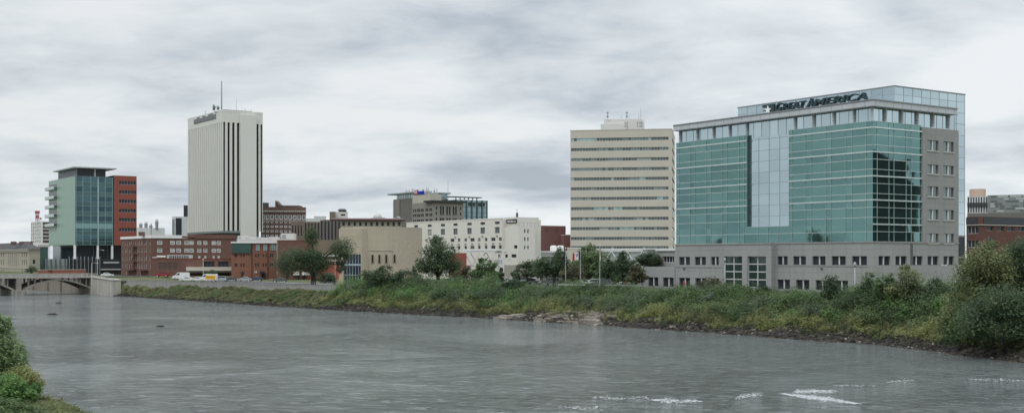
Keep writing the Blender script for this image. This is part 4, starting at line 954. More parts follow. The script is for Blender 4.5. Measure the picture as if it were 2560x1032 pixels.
def low_items_left():
    # red brick wall by the bridge
    p = at(215, 470); root = empty('brick_wall', p, 5, 'low orange-red brick wall above the bridge parapet in front of the dark glass wing', 'wall')
    fc = Face(at(97, 455), at(215, 470)-at(97, 455)); L_ = (at(215,470)-at(97,455)).length; m = MB(); m.fbox(fc, 0, L_*.2, -.5, 0, 4, zat(675,462)); m.fbox(fc, L_*.28, L_, -.5, 0, 4, zat(674,465)); m.fbox(fc, L_*.2+.01, L_*.28-.01, -1.0, -.5, 4, zat(674,462))
    m.build('wall', wall_mat('red orange brick', (.27,.105,.075), .12, .2, brick=(.9,.3,.03), jcol=1.1), root)
    m = MB(); m.fbox(fc, -.05, L_+.05, -.55, .06, zat(674,465)+.004, zat(674,465)+.16); m.build('coping', TRIM, root)
    # courthouse
    p = at(72, 640); root = empty('courthouse', p, 4.5, 'old cream stone hall with tall grouped windows and dark hipped roof at the far left', 'building'); la, lb = 95, len_b(p, 100)
    z1 = zat(624, 640); b = Block(p, la, lb, 4, z1); FA = b.FA; hs = []
    r3 = [(zat(686.5,640), zat(676,640)), (zat(662,640), zat(649,640)), (zat(642,640), zat(631,640))]
    for cx in (56, 61.5, 66.5, -1, 4, 8.5, -20,-14,-8):
        u = FA.u(cx)
        for (a, c) in r3: hs.append((u-.75, u+.75, a, c))
    tall = []
    for cx in (24.5, 29.5, 34, 38.5, 43): u = FA.u(cx); tall.append((u-.7, u+.7, zat(662,640), zat(633,640)))
    put(root, b, CREAM, hs+tall, [(3,6,zat(660,640),zat(650,640))], .4, dict(part=False, frame=FR_DARK, t=.05), WD)
    m = MB(); 
    for cx in (22, 27, 31.7, 36.2, 40.8, 45.5): u = FA.u(cx); m.fbox(FA, u-.35, u+.35, .003, .5, zat(664,640), zat(631,640))
    m.each('pilaster', TRIM, root)
    m = MB(); m.fbox(FA, 0, la+.6, .003, .6, zat(629,640), zat(626.5,640)); m.fbox(FA, 0, la+.8, .003, .9, zat(624.6,640), z1+.5); m.fbox(b.FB, 0, lb, .003, .6, zat(624.6,640), z1+.5); m.fbox(FA, 0, la+.2, .004, .3, zat(671,640), zat(669.5,640)); m.each('cornice', TRIM, root)
    m = MB(); zr = zat(605, 645); q = [b.FA.P(-1,1), b.FA.P(la+1,1), b.FB.P(lb+1,1), b.FD.P(lb+1,1)]; c0 = gp(*toab(p)) ; i0, i1 = p+A2*12+B2*lb*.45, p+A2*(la-12)+B2*lb*.45
    e = [p-A2-B2, p-A2+B2*(lb+1), p+A2*(la+1)+B2*(lb+1), p+A2*(la+1)-B2]; E = [(v.x,v.y,z1+.51) for v in e]; R0, R1 = (i0.x,i0.y,zr), (i1.x,i1.y,zr)
    m.quad(E[3],E[0],R0,R1); m.poly([E[0],E[1],R0]); m.quad(E[1],E[2],R1,R0); m.poly([E[2],E[3],R1]); m.build('roof', wall_mat('dark slate roof', (.075,.072,.075), .2, .3), root)
    for px in (34, 55, 65, 75): v = at(px, 660); m = MB(); m.box(v.x-1.2, v.x+1.2, v.y-1, v.y+1, zat(612,660), zat(603.5,660)); m.build('chimney', BRK_D, root)
    # awning/glass link between
    root, b = block_bld('link_building', 100, 560, 80, 120, 617, 'small green glazed link between the stone hall and the dark glass block', 'building', CREAM, la=20)
    put(root, b, glass_mat('green link glass', (.07,.13,.11), .6, .1)); m = MB(); m.fbox(b.FA, -1, b.la+1, -3, 1, b.z1+.003, b.z1+1); m.fbox(b.FB, -0.9, b.lb+1, -3, 1.01, b.z1+.003, b.z1+1); m.build('roof_slab', TRIM, root)
    root, b = block_bld('stone_annex', 78, 600, 74, 100, 640, 'plain stone annex with one dark window below the green glazed link', 'building', CREAM, la=10)
    put(root, b, CREAM, (), [(b.FB.u(82), b.FB.u(88), b.FB.z(659, 85), b.FB.z(649, 85))], .3, None, WD)
    # gridded white block with red roof sign
    p = at(103, 950); root = empty('white_grid_tower', p, 4, 'distant white gridded office block with a red lattice sign on its roof', 'office building'); la, lb = len_a(p, 77.5), len_b(p, 124); b = Block(p, la, lb, 4, zat(552.5, 950))
    zs = [(zat(y+3.6, 950), zat(y-3.6, 950)) for y in (559,567.8,576.6,585.5,594.5,603.5)]; hA = [(la*(i+.12)/5, la*(i+.62)/5, a, c) for i in range(5) for a, c in zs]; hB = [(1.2, lb-.3, a, c) for a, c in zs]
    put(root, b, wall_mat('white grid frame', (.68,.68,.67), .05), hA, hB, 1.0, WD, dict(part=False, glass=plain('brown band', (.12,.09,.085)), frame=FR_DARK, t=.05))
    sg = MB(); RD = plain('red sign', (.36, .10, .13), .5); c = at(93, 955)
    z = lambda y: zat(y, 955)
    for (x0, x1, y0, y1) in ((87.5, 99, 527, 530), (88, 91.5, 530, 534), (95, 99, 530, 534), (89.5, 97.5, 538, 541), (89.5, 92, 541, 546), (95, 97.5, 541, 546), (100, 103, 544, 549), (91, 96, 531.5, 533)):
        a_, b_ = at(x0, 955), at(x1, 955); sg.box(a_.x, b_.x, a_.y-.5, a_.y+.5, z(y1), z(y0))
    s_ = sg.each('sign_stroke', RD, root)[0]; fr = MB()
    for px in (89.5, 93, 97): a_ = at(px, 956); fr.tube([(a_.x,a_.y,b.z1),(a_.x,a_.y,z(528))], .35, 5)
    fr.each('lattice_post', plain('pale lattice', (.45,.4,.42)), s_)
low_items_left()

def generic():
    # --- long brick warehouse
    p = at(378, 480); root = empty('brick_warehouse', p, 4.6, 'long four-storey red brick warehouse with white-trimmed windows and fire escape left of the low garage', 'building')
    b = Block(p, len_a(p, 303), len_b(p, 590), 4.4, zat(595, 480)); FA, FB = b.FA, b.FB; zz = lambda y: FA.z(y, 350)
    rows = [(zz(612.5), zz(602)), (zz(631), zz(620)), (zz(651), zz(638.5)), (zz(670.5), zz(657.5))]; cols = []
    for px in (306.5, 313.8, 317.2, 323.3, 327.3, 332, 338.5, 344, 347.5, 352.5, 356, 361.5, 365.5, 374.5): u = FA.u(px); cols.append((u-.55, u+.55))
    hA = [(c[0], c[1], r[0], r[1]) for r in rows for c in cols] + [(FA.u(x)-.6, FA.u(x)+.6, 5.2, zz(678)) for x in (315, 328, 351)]
    zb = lambda y: FB.z(y, 480); hB = []
    for px, w in ((399.5,1.9),(431.5,1.8),(447,1.8),(466.5,1.7),(479,1.7),(498.5,1.6),(513.5,1.6),(534.5,1.6),(547,1.6)):
        u = FB.u(px)
        for r in ((zb(611.5), zb(601)), (zb(630.5), zb(620))): hB.append((u-w*.55, u+w*.55, *r))
        if px > 490: hB.append((u-.5, u+.5, zb(645), zb(638)))
    put(root, b, BRK, hA, hB, .3, dict(part=False, frame=WHITE, t=.16, blind=.2), dict(part=False, frame=WHITE, t=.28, blind=.55, nz=2, glass=GL_MID))
    m = MB(); m.fbox(FA, -.3, b.la+.3, -b.lb*.35, .3, b.z1+.003, b.z1+1.0); m.build('white_parapet', wall_mat('white roof edge', (.75,.75,.74), .05), root)
    m = MB(); m.fbox(FB, 4, b.lb*.5, -8, .25, b.z1+.3, b.z1+.95); m.fbox(FB, b.lb*.5, b.lb, -8, .3, b.z1+.004, b.z1+1.6); m.each('brick_parapet', BRK, root)
    m = MB(); u0, u1 = FA.u(334), FA.u(341)
    for z in (zz(617), zz(636), zz(655), zz(674)): m.fbox(FA, u0-.6, u1+.6, .1, 1.3, z-.1, z); m.fbox(FA, u0-.6, u1+.6, 1.24, 1.3, z, z+.95)
    for u in (u0-.5, u1+.5): m.fbox(FA, u-.06, u+.06, 1.2, 1.3, zz(674), zz(600))
    zl = [zz(674), zz(655), zz(636), zz(617)]
    for a, c in zip(zl, zl[1:]): 
        P, Q = FA.P(u0-.3,.8), FA.P(u1+.3,.8); m.tube([(P.x,P.y,a),(Q.x,Q.y,c)], .16, 5)
    m.build('fire_escape', plain('rust iron', (.09,.045,.04)), root)
    m = MB(); 
    for u0, u1 in ((FA.u(320), FA.u(342)), (FA.u(352), FA.u(371))): m.fbox(FA, u0, u1, .1, 1.8, zz(676), zz(674.5))
    m.each('door_canopy', plain('rust iron', ()), root)
    c = at(347, 482); m = MB(); m.box(c.x-1.0, c.x+1.0, c.y-1+4, c.y+1+4, b.z1+1.0, zat(579, 482)); m.build('chimney', BRK_D, root)
    # --- low brick garage in front
    p = at(381, 436); root = empty('brick_garage', p, 4.6, 'low red brick garage with long pale canopy in front of the brick warehouse', 'building'); fk = facing(381); b = Block(p, 12, len_b(p, 578.5, fk['eb']), 4.3, zat(646, 436), **fk); FB = b.FB
    q = lambda a, c, y0, y1: (FB.u(a), FB.u(c), FB.z(y1, 500), FB.z(y0, 500))
    big = [q(509.5,536,653,667), q(545.5,571.5,653,667)]; doors = [q(468,506.5,683,699), q(509,540,683,699), q(543,573,683,699)]; dim = [q(396,404,656,673), q(407,416.5,656,673), q(420,429,656,673), q(433,443,656,673)]
    hB = big+doors+dim; m = MB(); b.skin(m, (), hB, .5); m.build('wall', [BRK, ROOF], root)
    for h in big: window(root, FB, h, 3, 1, .5, GL_DARK, FR_DARK, .08, part=False)
    DD = plain('dark opening', (.03,.028,.026), .7); RS = wall_mat('roller shutter', (.12,.09,.08), .1, .5, joints=(20,.3,.04), jcol=.7)
    for i, h in enumerate(doors): g = MB(); g.fquad(FB, h[0], h[1], -.49, h[2], h[3]); g.build('garage_door', RS if i == 0 else DD, root)
    for h in dim: g = MB(); g.fquad(FB, h[0], h[1], -.12, h[2], h[3]); g.fbox(FB, h[0], h[1], -.11, -.05, (h[2]+h[3])/2-.05, (h[2]+h[3])/2+.05); g.build('blocked_window', plain('blocked window', (.095,.075,.072), .8), root)
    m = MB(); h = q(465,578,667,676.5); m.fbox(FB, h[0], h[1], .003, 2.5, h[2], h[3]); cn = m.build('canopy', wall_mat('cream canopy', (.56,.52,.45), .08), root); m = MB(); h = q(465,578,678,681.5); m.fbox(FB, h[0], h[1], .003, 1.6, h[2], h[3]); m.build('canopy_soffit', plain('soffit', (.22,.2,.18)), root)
    m = MB(); h = q(385,578,645.2,647.2); m.fbox(FB, 0, FB.L, .003, .12, h[2], h[3]); m.build('coping', wall_mat('reddish coping', (.2,.07,.05)), root)
    # rooftop room and awning
    m = MB(); f = FB.off(-6); h = [f.u(417), f.u(482)]; zt = f.z(637, 450); m.fbox(f, h[0], h[1], -5, 0, b.z1, zt); rt = m.build('rooftop_room', plain('pale grey siding', (.42,.43,.40)), root)
    g = MB(); n = 11; u0, u1 = f.u(423), f.u(472)
    for i in range(n): g.fquad(f, u0+(u1-u0)*i/n+.12, u0+(u1-u0)*(i+1)/n-.12, .02, f.z(645,450), f.z(639,450))
    g.build('strip_window', GL_DARK, rt); m = MB(); m.fbox(f, f.u(392), f.u(414), 0, 2, f.z(642.5,400), f.z(638.5,400)); m.fbox(f, f.u(381), f.u(392), 0, 2, f.z(644,400), f.z(642.6,400)); m.each('white_awning', WHITE, root)
    # --- arched brick building
    p = at(578.5, 424); root = empty('arched_brick_building', p, 4.6, 'orange brick building with arched doors, paired small windows and green glazed top corner', 'building'); fk = facing(578); b = Block(p, 14, len_b(p, 692, fk['eb']), 4.3, zat(607.5, 424), **fk); FB = b.FB
    q = lambda a, c, y0, y1: (FB.u(a), FB.u(c), FB.z(y1, 630), FB.z(y0, 630)); hs = []
    for a in (586.5,590.5,601.5,608.2,638,644.2,656.8,663.8,675.3,679.6):
        for y0, y1 in ((634.5,642.5),(658,666.5)): hs.append(q(a, a+3.1, y0, y1))
    tops = [q(640,649,611.5,626), q(658.5,668,611.5,626), q(677,691,611,625.5)]; drs = [q(602.5,609.5,679,706), q(654,664,681,706)]
    put(root, b, BRK_O, (), hs, .35, None, WD); 
    for t in tops: window(root, FB.off(.25), t, 3, 2, .2, glass_mat('green loft glass', (.14,.24,.24), .6, .1), ALU, .08, part=False)
    g = MB(); t = q(578.6,627,609,630.5); g.fbox(FB, 0.02, t[1], .003, .5, t[2], t[3]); gt = g.build('glazed_corner', glass_mat('dark green glazing', (.055,.11,.095), .55, .12), root)
    m = MB(); m.fbox(FB, 0.02, t[1], .003, .54, t[2]-.25, t[2]-.003)
    for i in range(1, 5): u = t[1]*i/5; m.fbox(FB, u-.05, u+.05, .503, .56, t[2], t[3])
    m.build('mullion_grid', plain('verdigris', (.06,.09,.08)), gt)
    for d in drs:
        m = MB(); c = (d[0]+d[1])/2; r = (d[1]-d[0])/2; pts = [(d[0], 4.7), (d[1], 4.7)] + [(c+r*math.cos(t_), d[3]-r+r*math.sin(t_)) for t_ in np.linspace(0, math.pi, 11)]
        m.poly([(*FB.P(u, .03), z) for u, z in pts]); m.build('arched_door', DD, root)
        m = MB()
        for t0, t1 in zip(np.linspace(0, math.pi, 11), np.linspace(0, math.pi, 11)[1:]):
            P = lambda rr, t_, n: (*FB.P(c+rr*math.cos(t_), n), d[3]-r+rr*math.sin(t_)); m.quad(P(r,t0,.06),P(r+.3,t0,.06),P(r+.3,t1,.06),P(r,t1,.06))
        m.build('arch_trim', BRK_D, root)
    m = MB()
    for px in (629.5, 669.5): u = FB.u(px); m.fbox(FB, u-.12, u+.12, .003, .25, 4.4, b.z1-.1)
    m.each('downpipe', plain('dark red pipe', (.10,.03,.025)), root)
    m = MB(); m.fbox(FB, -.2, b.lb, -6, .7, b.z1+.003, b.z1+.45); m.build('roof_edge', wall_mat('white roof edge', ()), root)
    m = MB(); h = q(614,690,697.5,706); m.fbox(FB, h[0], FB.u(653), .003, .2, 4.4, h[3]); m.fbox(FB, FB.u(665), h[1], .003, .2, 4.4, h[3]); m.each('stone_plinth', TRIM, root)
    m = MB(); h = q(650,661,678,684); m.fbox(FB, h[0], h[1], .003, 1.4, h[2], h[3]); m.build('door_awning', plain('black awning', (.02,.02,.025)), root)
    m = MB(); [m.fbox(FB, FB.u(x), FB.u(x+2), .04, .3, FB.z(682,640), FB.z(677.5,640)) for x in (636.5, 640.5)]; m.each('wall_lantern', WHITE, root)
    # rooftop clutter behind it
    p = at(592, 452); root = empty('white_rooftop_building', p, 5, 'white low building with rooftop plant behind the arched brick building', 'building'); fk = facing(592); b = Block(p, 12, len_b(p, 735, fk['eb']), 4.5, zat(597, 452), **fk); put(root, b, wall_mat('white stucco', ()))
    for a, c, y0, Y in ((594,616,589,455),(618,640,592,455),(642,668,593,455),(702,735,583,470),(672,694,592,462)):
        P, Q = at(a, Y), at(c, Y); m = MB(); m.box(P.x, Q.x, P.y, P.y+5, b.z1-1, zat(y0, Y)); u = m.build('rooftop_unit', wall_mat('white stucco', ()), root)
        m = MB(); m.box(P.x+.4, P.x+(Q.x-P.x)*.4, P.y-.05, P.y-.003, b.z1+.3, zat(y0,Y)-.5); m.build('louvre', GREYMETAL, u)
    # --- brick block behind the willow
    p = at(693, 420); root = empty('brick_store', p, 4.6, 'plain red brick block with tan side wall behind the leaning tree', 'building'); fk = facing(693); b = Block(p, 10, len_b(p, 768, fk['eb']), 4.3, zat(602, 420), **fk); FB = b.FB
    q = lambda a, c, y0, y1: (FB.u(a), FB.u(c), FB.z(y1, 720), FB.z(y0, 720))
    put(root, b, BRK, (), [q(705,711,640,652), q(722,728,640,652), q(715,722,683,706), q(745,749,686,700), q(757,763,684,706)], .3, None, WD, cop=wall_mat('reddish coping', ()))
    for k, (a, c) in enumerate(((733,748),(755,774))):
        P = FB.u(a); Q = FB.u(c); z = FB.z(684, 740); m = MB(); A_, B_ = FB.P(P, 0.01), FB.P(Q, .01); C_, D_ = FB.P(P, 1.6), FB.P(Q, 1.6)
        m.hexa([(C_.x,C_.y,z-.5),(D_.x,D_.y,z-.5),(B_.x,B_.y,z-.4),(A_.x,A_.y,z-.4),(C_.x,C_.y,z-.3),(D_.x,D_.y,z-.3),(B_.x,B_.y,z+.8),(A_.x,A_.y,z+.8)]); m.build('awning', plain('pale awning', (.55,.54,.5)), root)
    g = at(768, 428); root = empty('tan_store', g, 4.6, 'tan building with orange-red ground floor between the leaning tree and the drum building', 'building'); fk = facing(768); b = Block(g, 8, len_b(g, 850, fk['eb']), 4.3, zat(599.5, 428), **fk); FB = b.FB
    m = MB(); zc = FB.z(650, 810); b2 = Block(g, 8, b.lb, zc, b.z1, **fk); b2.skin(m); m.build('wall', [wall_mat('tan brick', (.21,.165,.125), .12, .2, streak=.15), ROOF], root); h = [FB.u(795), FB.u(832)]
    b3 = Block(g, 8, b.lb, 4.3, zc-.3, **fk); m = MB(); hh = [(FB.u(815), FB.u(828), 4.9, FB.z(680,820)), (FB.u(776), FB.u(792), 4.9, FB.z(676,780))]; b3.skin(m, (), hh, .4, roof=None); m.build('ground_floor', [wall_mat('orange red panel', (.34,.10,.07), .06), ROOF], root)
    for w_ in hh: window(root, FB, w_, 2, 3, .4, GL_MID, ALU, .1, part=False)
    m = MB(); m.fbox(FB, 0, b.lb, .003, .5, zc-.3, zc+.0); m.fbox(FB, FB.u(800), FB.u(848), .003, 1.0, FB.z(641,820), FB.z(637,820)); m.each('white_band', WHITE, root)
generic()

def drum():
    c = at(953, 354); R_ = 11.8; root = empty('drum_building', c, 4.5, 'windowless tan stone drum with slit windows and a tall blue glass bay', 'building'); zt = zat(567.5, 342)
    m_, nt, bs, out = newmat('tan drum stone'); N = nt.nodes; L = nt.links
    base = wall_mat('tan drum base', (.45, .398, .30), .08, .15, streak=.06, joints=(1.6, .8, .02), jcol=.93)
    # weathered patches with an outline of their own on the right half
    tcx = N.new('ShaderNodeTexCoord'); nz = N.new('ShaderNodeTexNoise'); nz.inputs['Scale'].default_value = 2.6; nz.inputs['Detail'].default_value = 5; mp = N.new('ShaderNodeMapping'); mp.inputs['Scale'].default_value = (1,1,.75); L.new(tcx.outputs['Object'], mp.inputs[0]); L.new(mp.outputs[0], nz.inputs['Vector'])
    r = N.new('ShaderNodeValToRGB'); L.new(nz.outputs[0], r.inputs[0]); e = r.color_ramp.elements; e[0].position = .44; e[0].color = (.425,.372,.283,1); e[1].position = .6; e[1].color = (.46,.405,.31,1); bt = N.new('ShaderNodeTexBrick'); L.new(tcx.outputs['UV'], bt.inputs['Vector']); bt.inputs['Scale'].default_value = 1; bt.inputs['Brick Width'].default_value = 1.3; bt.inputs['Row Height'].default_value = .5; bt.inputs['Mortar Size'].default_value = .04
    bt.inputs['Color1'].default_value = (1.05,1.05,1.05,1); bt.inputs['Color2'].default_value = (.94,.91,.87,1); bt.inputs['Mortar'].default_value = (.9,.88,.84,1)
    vmm = N.new('ShaderNodeVectorMath'); vmm.operation = 'MULTIPLY'; L.new(r.outputs[0], vmm.inputs[0]); L.new(bt.outputs['Color'], vmm.inputs[1]); L.new(vmm.outputs[0], bs.inputs['Base Color']); setc(bs, 'Roughness', .9)
    def ring(m, R0, z0, z1, t0, t1, n=48, mi=0):
        for i in range(n):
            a, b_ = t0+(t1-t0)*i/n, t0+(t1-t0)*(i+1)/n; P = lambda t: (c.x+R0*math.cos(t), c.y+R0*math.sin(t))
            m.quad((*P(a),z0),(*P(b_),z0),(*P(b_),z1),(*P(a),z1), mi)
    D = math.pi/180; m = MB(); ring(m, R_, zat(627,342), zt, 0, 2*math.pi, 72); m.poly([(c.x+R_*math.cos(2*math.pi*i/72), c.y+R_*math.sin(2*math.pi*i/72), zt) for i in range(72)], 1)
    m.build('upper_wall', [base, ROOF], root)
    m = MB(); ring(m, R_-.12, 4, zat(627,342), 0, 2*math.pi, 72); m.build('lower_wall', base, root)
    m = MB(); ring(m, R_+.02, 4, zat(599,342), -68*D, 25*D, 40)
    m.build('weathered_facing', m_, root)
    m = MB(); ring(m, R_+.03, zt-.5, zt+.05, 0, 2*math.pi, 72); m.build('rim', wall_mat('drum rim', (.42,.38,.30)), root)
    for px in (915.5, 931.5, 948.5, 965.5, 986):
        k = (px-CX)/F; # hit the drum
        aa = k*k+1; bb = -2*(k*c.x+c.y); cc = c.x**2+c.y**2-R_**2; Y = (-bb-math.sqrt(bb*bb-4*aa*cc))/(2*aa); P = Vector((k*Y, Y)); n = (P-c).normalized(); fc = Face(P, Vector((-n.y, n.x)))
        w = MB(); w.fbox(fc, -.28, .28, -.4, .14, zat(656,Y), zat(636.5,Y)); w.build('slit_window', plain('dark slit', (.03,.025,.02), .3), root)
        f = MB()
        for a_, b_ in ((-.34,-.283),(.283,.34)): f.fbox(fc, a_, b_, -.3, .2, zat(656.5,Y), zat(636,Y))
        f.each('slit_frame', base, root)
    # glazed bay at the left
    fc = Face(at(861, 347), at(904, 341.5)-at(861, 347)); L_ = (at(904,341.5)-at(861,347)).length; z0, z1 = 4.5, zat(635.5, 344); n = 6; ws = MB(); bl2 = glass_mat('blue bay glass', (.035,.05,.075), .5, .07)
    zs = [z0, zat(687,344), zat(661.5,344), z1]; us = [L_*i/n for i in range(n+1)]
    for a, b_ in zip(us, us[1:]):
        for p_, q_ in zip(zs, zs[1:]): ws.fquad(fc, a, b_, 0, p_, q_, 0, .006)
    w = ws.build('glass_bay', bl2, root); m = MB()
    for a in us[1:-1]: m.fbox(fc, a-.06, a+.06, .005, .12, z0, z1)
    m.fbox(fc, 0, L_, .005, .14, zs[1]-.08, zs[1]+.08); m.fbox(fc, 0, L_, .005, .25, zs[2]-.25, zs[2]+.25); m.build('mullion_grid', plain('blue grey mullion', (.35,.42,.45)), w)
    m = MB(); m.fbox(fc, -2.2, -.01, -8, .3, 4, zat(571,345)); m.fbox(fc, -.01, L_+.4, -8, .3, z1+.003, zat(571,345)); m.fbox(fc, L_+.01, L_+.6, -6, .3, 4, z1); m.build('flat_wall', base, root)
drum()

def white_hotel():
    p = at(1296, 400); root = empty('white_hotel', p, 4.6, 'white six-storey hotel with square windows and a dark name panel on its roof tower', 'hotel'); WH = wall_mat('white hotel stucco', (.66, .635, .58), .05, .12)
    lb = len_b(p, 1338); q0 = p + A2*0
    # long wing to the left is set a little forward
    FAx = Face(p, -A2); pw = p + A2*abs(FAx.u(1262)); wing = Block(pw - B2*1.2, len_a(pw, 1023), 16, 4.3, zat(547.5, pw.y)); FA = wing.FA
    zz = lambda y: FA.z(y, 1244); big = []; bars = []; r1 = []; r2 = []; r3 = []
    for px in (1074,1107,1138.5,1173.5,1206.5,1243): u = FA.u(px); big.append((u-1.42, u+1.42, zz(583), zz(567))); bars.append((u-1.45, u+1.45, zz(560.5), zz(553.5)))
    for px in (1040,): u = FA.u(px); bars.append((u-1.45, u+1.45, zz(560.5), zz(553.5)))
    for px, w in ((1066,.8),(1131,1.3),(1147.5,.8),(1164,.8),(1181,1.3),(1198,.8),(1215,.8),(1233,1.3),(1250.5,.9)):
        u = FA.u(px); r1.append((u-w, u+w, zz(602), zz(593.5))); r2.append((u-w, u+w, zz(621.5), zz(613.5)))
    hA = big+bars+r1+r2; m = MB(); wing.skin(m, hA, (), .35); m.build('wall', [WH, ROOF], root)
    for h in big: window(root, FA, h, 2, 2, .35, GL_MID, plain('slim window frame', (.30,.30,.29)), .07, part=True, blind=.15)
    for h in bars: window(root, FA, h, 4, 1, .35, GL_DARK, GREYMETAL, .08, part=True)
    for h in r1+r2: window(root, FA, h, 2, 1, .35, GL_DARK if RNG.random() < .75 else GL_MID, plain('slim window frame', ()), .06, part=True, blind=.2)
    ac = MB(); 
    for h in big+r1:
        u = (h[0]+h[1])/2; ac.fbox(FA, u-.5, u+.5, .003, .22, h[2]-1.1, h[2]-.6)
    ac.each('air_conditioner', plain('ac grille', (.33,.32,.3)), root)
    m = MB(); m.fbox(FA, 0, wing.la+.1, -.4, .08, wing.z1+.003, wing.z1+.4); m.build('coping', WH, root)
    # main block and roof tower
    mb_ = Block(p, abs(FAx.u(1262)), lb, 4.3, zat(566, 400)); FB = mb_.FB; hB = []
    for px in (1312, 1320):
        for y in (577, 597, 618, 638): u = FB.u(px); hB.append((u-.3, u+.3, FB.z(y+5,1316), FB.z(y-4,1316)))
    m = MB(); hA2 = [(mb_.FA.u(1297)-2.0-.8, mb_.FA.u(1297)-.8, mb_.FA.z(621,1290), mb_.FA.z(612.5,1290))]; mb_.skin(m, hA2, hB, .35); m.build('wall', [WH, ROOF], root)
    for h in hB: window(root, FB, h, 1, 2, .35, GL_MID, FR_DARK, .06, part=True)
    for h in hA2: window(root, mb_.FA, h, 1, 1, .35, GL_DARK, FR_DARK, .06, part=True)
    tp = p + A2*2.2 + B2*.8; tw = Block(tp, len_a(tp, 1259), 9, zat(566,400), zat(542,400)); m = MB(); tw.skin(m); m.build('roof_tower', [WH, ROOF], root)
    f = tw.FA; m = MB(); h = (f.u(1268), f.u(1293), f.z(557.5,1280), f.z(548,1280)); m.fbox(f, h[0], h[1], .003, .3, h[2], h[3]); s = m.build('name_panel', plain('black sign panel', (.03,.03,.03)), root)
    m = MB(); u = h[0]+.7; rs = random.Random(4); zb, ztp = h[2]+.25, h[3]-.25; k = 0
    while u < h[1]-.6:
        w = rs.uniform(.2,.42); big_ = k == 0; hgt = (ztp-zb)*(.95 if big_ or rs.random() < .2 else .55); m.tube([(*f.P(u,.36), zb),(*f.P(u+.15,.36), zb+hgt),(*f.P(u+w,.36), zb+hgt*.9),(*f.P(u+w*.8,.36), zb)], .07, 5); u += w+.12; k += 1
    m.build('script_lettering', WHITE, s)
    m = MB(); a = tw.p+A2*4+B2*3; m.tube([(a.x,a.y,tw.z1),(a.x,a.y,tw.z1+1.6)], .35, 8); m.tube([(a.x,a.y,tw.z1+1.6),(a.x,a.y,tw.z1+3.0)], .06, 5); m.build('beacon', DARKMETAL, root)
    m = MB(); 
    for i in range(6): u = mb_.lb*.1+ i*1.5; m.fbox(FB, u, u+.07, -.3, -.2, mb_.z1, mb_.z1+1.3)
    m.fbox(FB, mb_.lb*.1, mb_.lb*.1+7.6, -.3, -.22, mb_.z1+1.25, mb_.z1+1.32); m.build('roof_rail', GREYMETAL, root)
    # lower front block
    pl = at(1294, 383); lo = Block(pl, len_a(pl, 1222), len_b(pl, 1322), 4.3, zat(622, 383)); f = lo.FA; hs = [(f.u(a), f.u(c), f.z(643.5,1250), f.z(635.5,1250)) for a, c in ((1245,1252),(1262.5,1269.5),(1278.5,1291))]
    hs = [h for h in hs if h[1] < lo.la]
    m = MB(); f2 = lo.FA; lo.skin(m, hs, [], .35); m.build('lower_block', [WH, ROOF], root)
    for h in hs: window(root, f, h, 1, 1, .35, plain('black window', (.012,.012,.014), .15), FR_DARK, .06, part=True)
    m = MB(); m.fbox(f, lo.la*.55, lo.la+.08, .003, .1, 4.3, f.z(662,1275)); m.fbox(lo.FB, 0.0, lo.lb, .003, .1, 4.3, f.z(662,1275)); m.each('base_facing', wall_mat('greige base', (.33,.31,.27), .06), root)
    m = MB(); h = (f.u(1236), f.u(1255)); m.fbox(f, h[0], h[1], .003, .1, f.z(658,1245), f.z(649,1245)); m.build('grey_panel', plain('grey panel', (.36,.37,.37)), root)
white_hotel()

def truss_bridge(name, label, p0, p1, z0, z1, nb, gl=True):
    d = p1-p0; L_ = d.length; fc = Face(p0, d); root = empty(name, (p0+p1)/2, z0-2, label, 'skywalk'); m = MB()
    for n0, n1 in ((-.25, 0), (-3.5, -3.25)):
        m.fbox(fc, 0, L_, n0, n1, z1-.5, z1); m.fbox(fc, 0, L_, n0, n1, z0, z0+.5)
        for i in range(nb):
            ua, uc = L_*i/nb, L_*(i+1)/nb; um = (ua+uc)/2
            for x0, y0, x1, y1 in ((ua, z1-.3, um, z0+.3), (um, z0+.3, uc, z1-.3)): P, Q = fc.P(x0,(n0+n1)/2), fc.P(x1,(n0+n1)/2); m.tube([(P.x,P.y,y0),(Q.x,Q.y,y1)], .15, 6)
    m.build('truss', plain('white steel', (.74,.75,.74), .4), root); m = MB(); m.fbox(fc, 0, L_, -3.6, .15, z1+.003, z1+.5); m.build('roof', plain('white steel', ()), root)
    if gl: g = MB(); g.fbox(fc, 0, L_, -3.2, -.5, z0+.2, z1-.3); g.build('enclosure', glass_mat('milky skywalk glass', (.42,.46,.45), .3, .15), root)
truss_bridge('skywalk', 'white truss skywalk against the white hotel', at(1160, 372), at(1240, 366), zat(667,369), zat(627,369), 2, False)
truss_bridge('skywalk', 'white truss skywalk with pale glazing under the beige tower', at(1490, 380), at(1606, 372), zat(660,376), zat(625,376), 3)

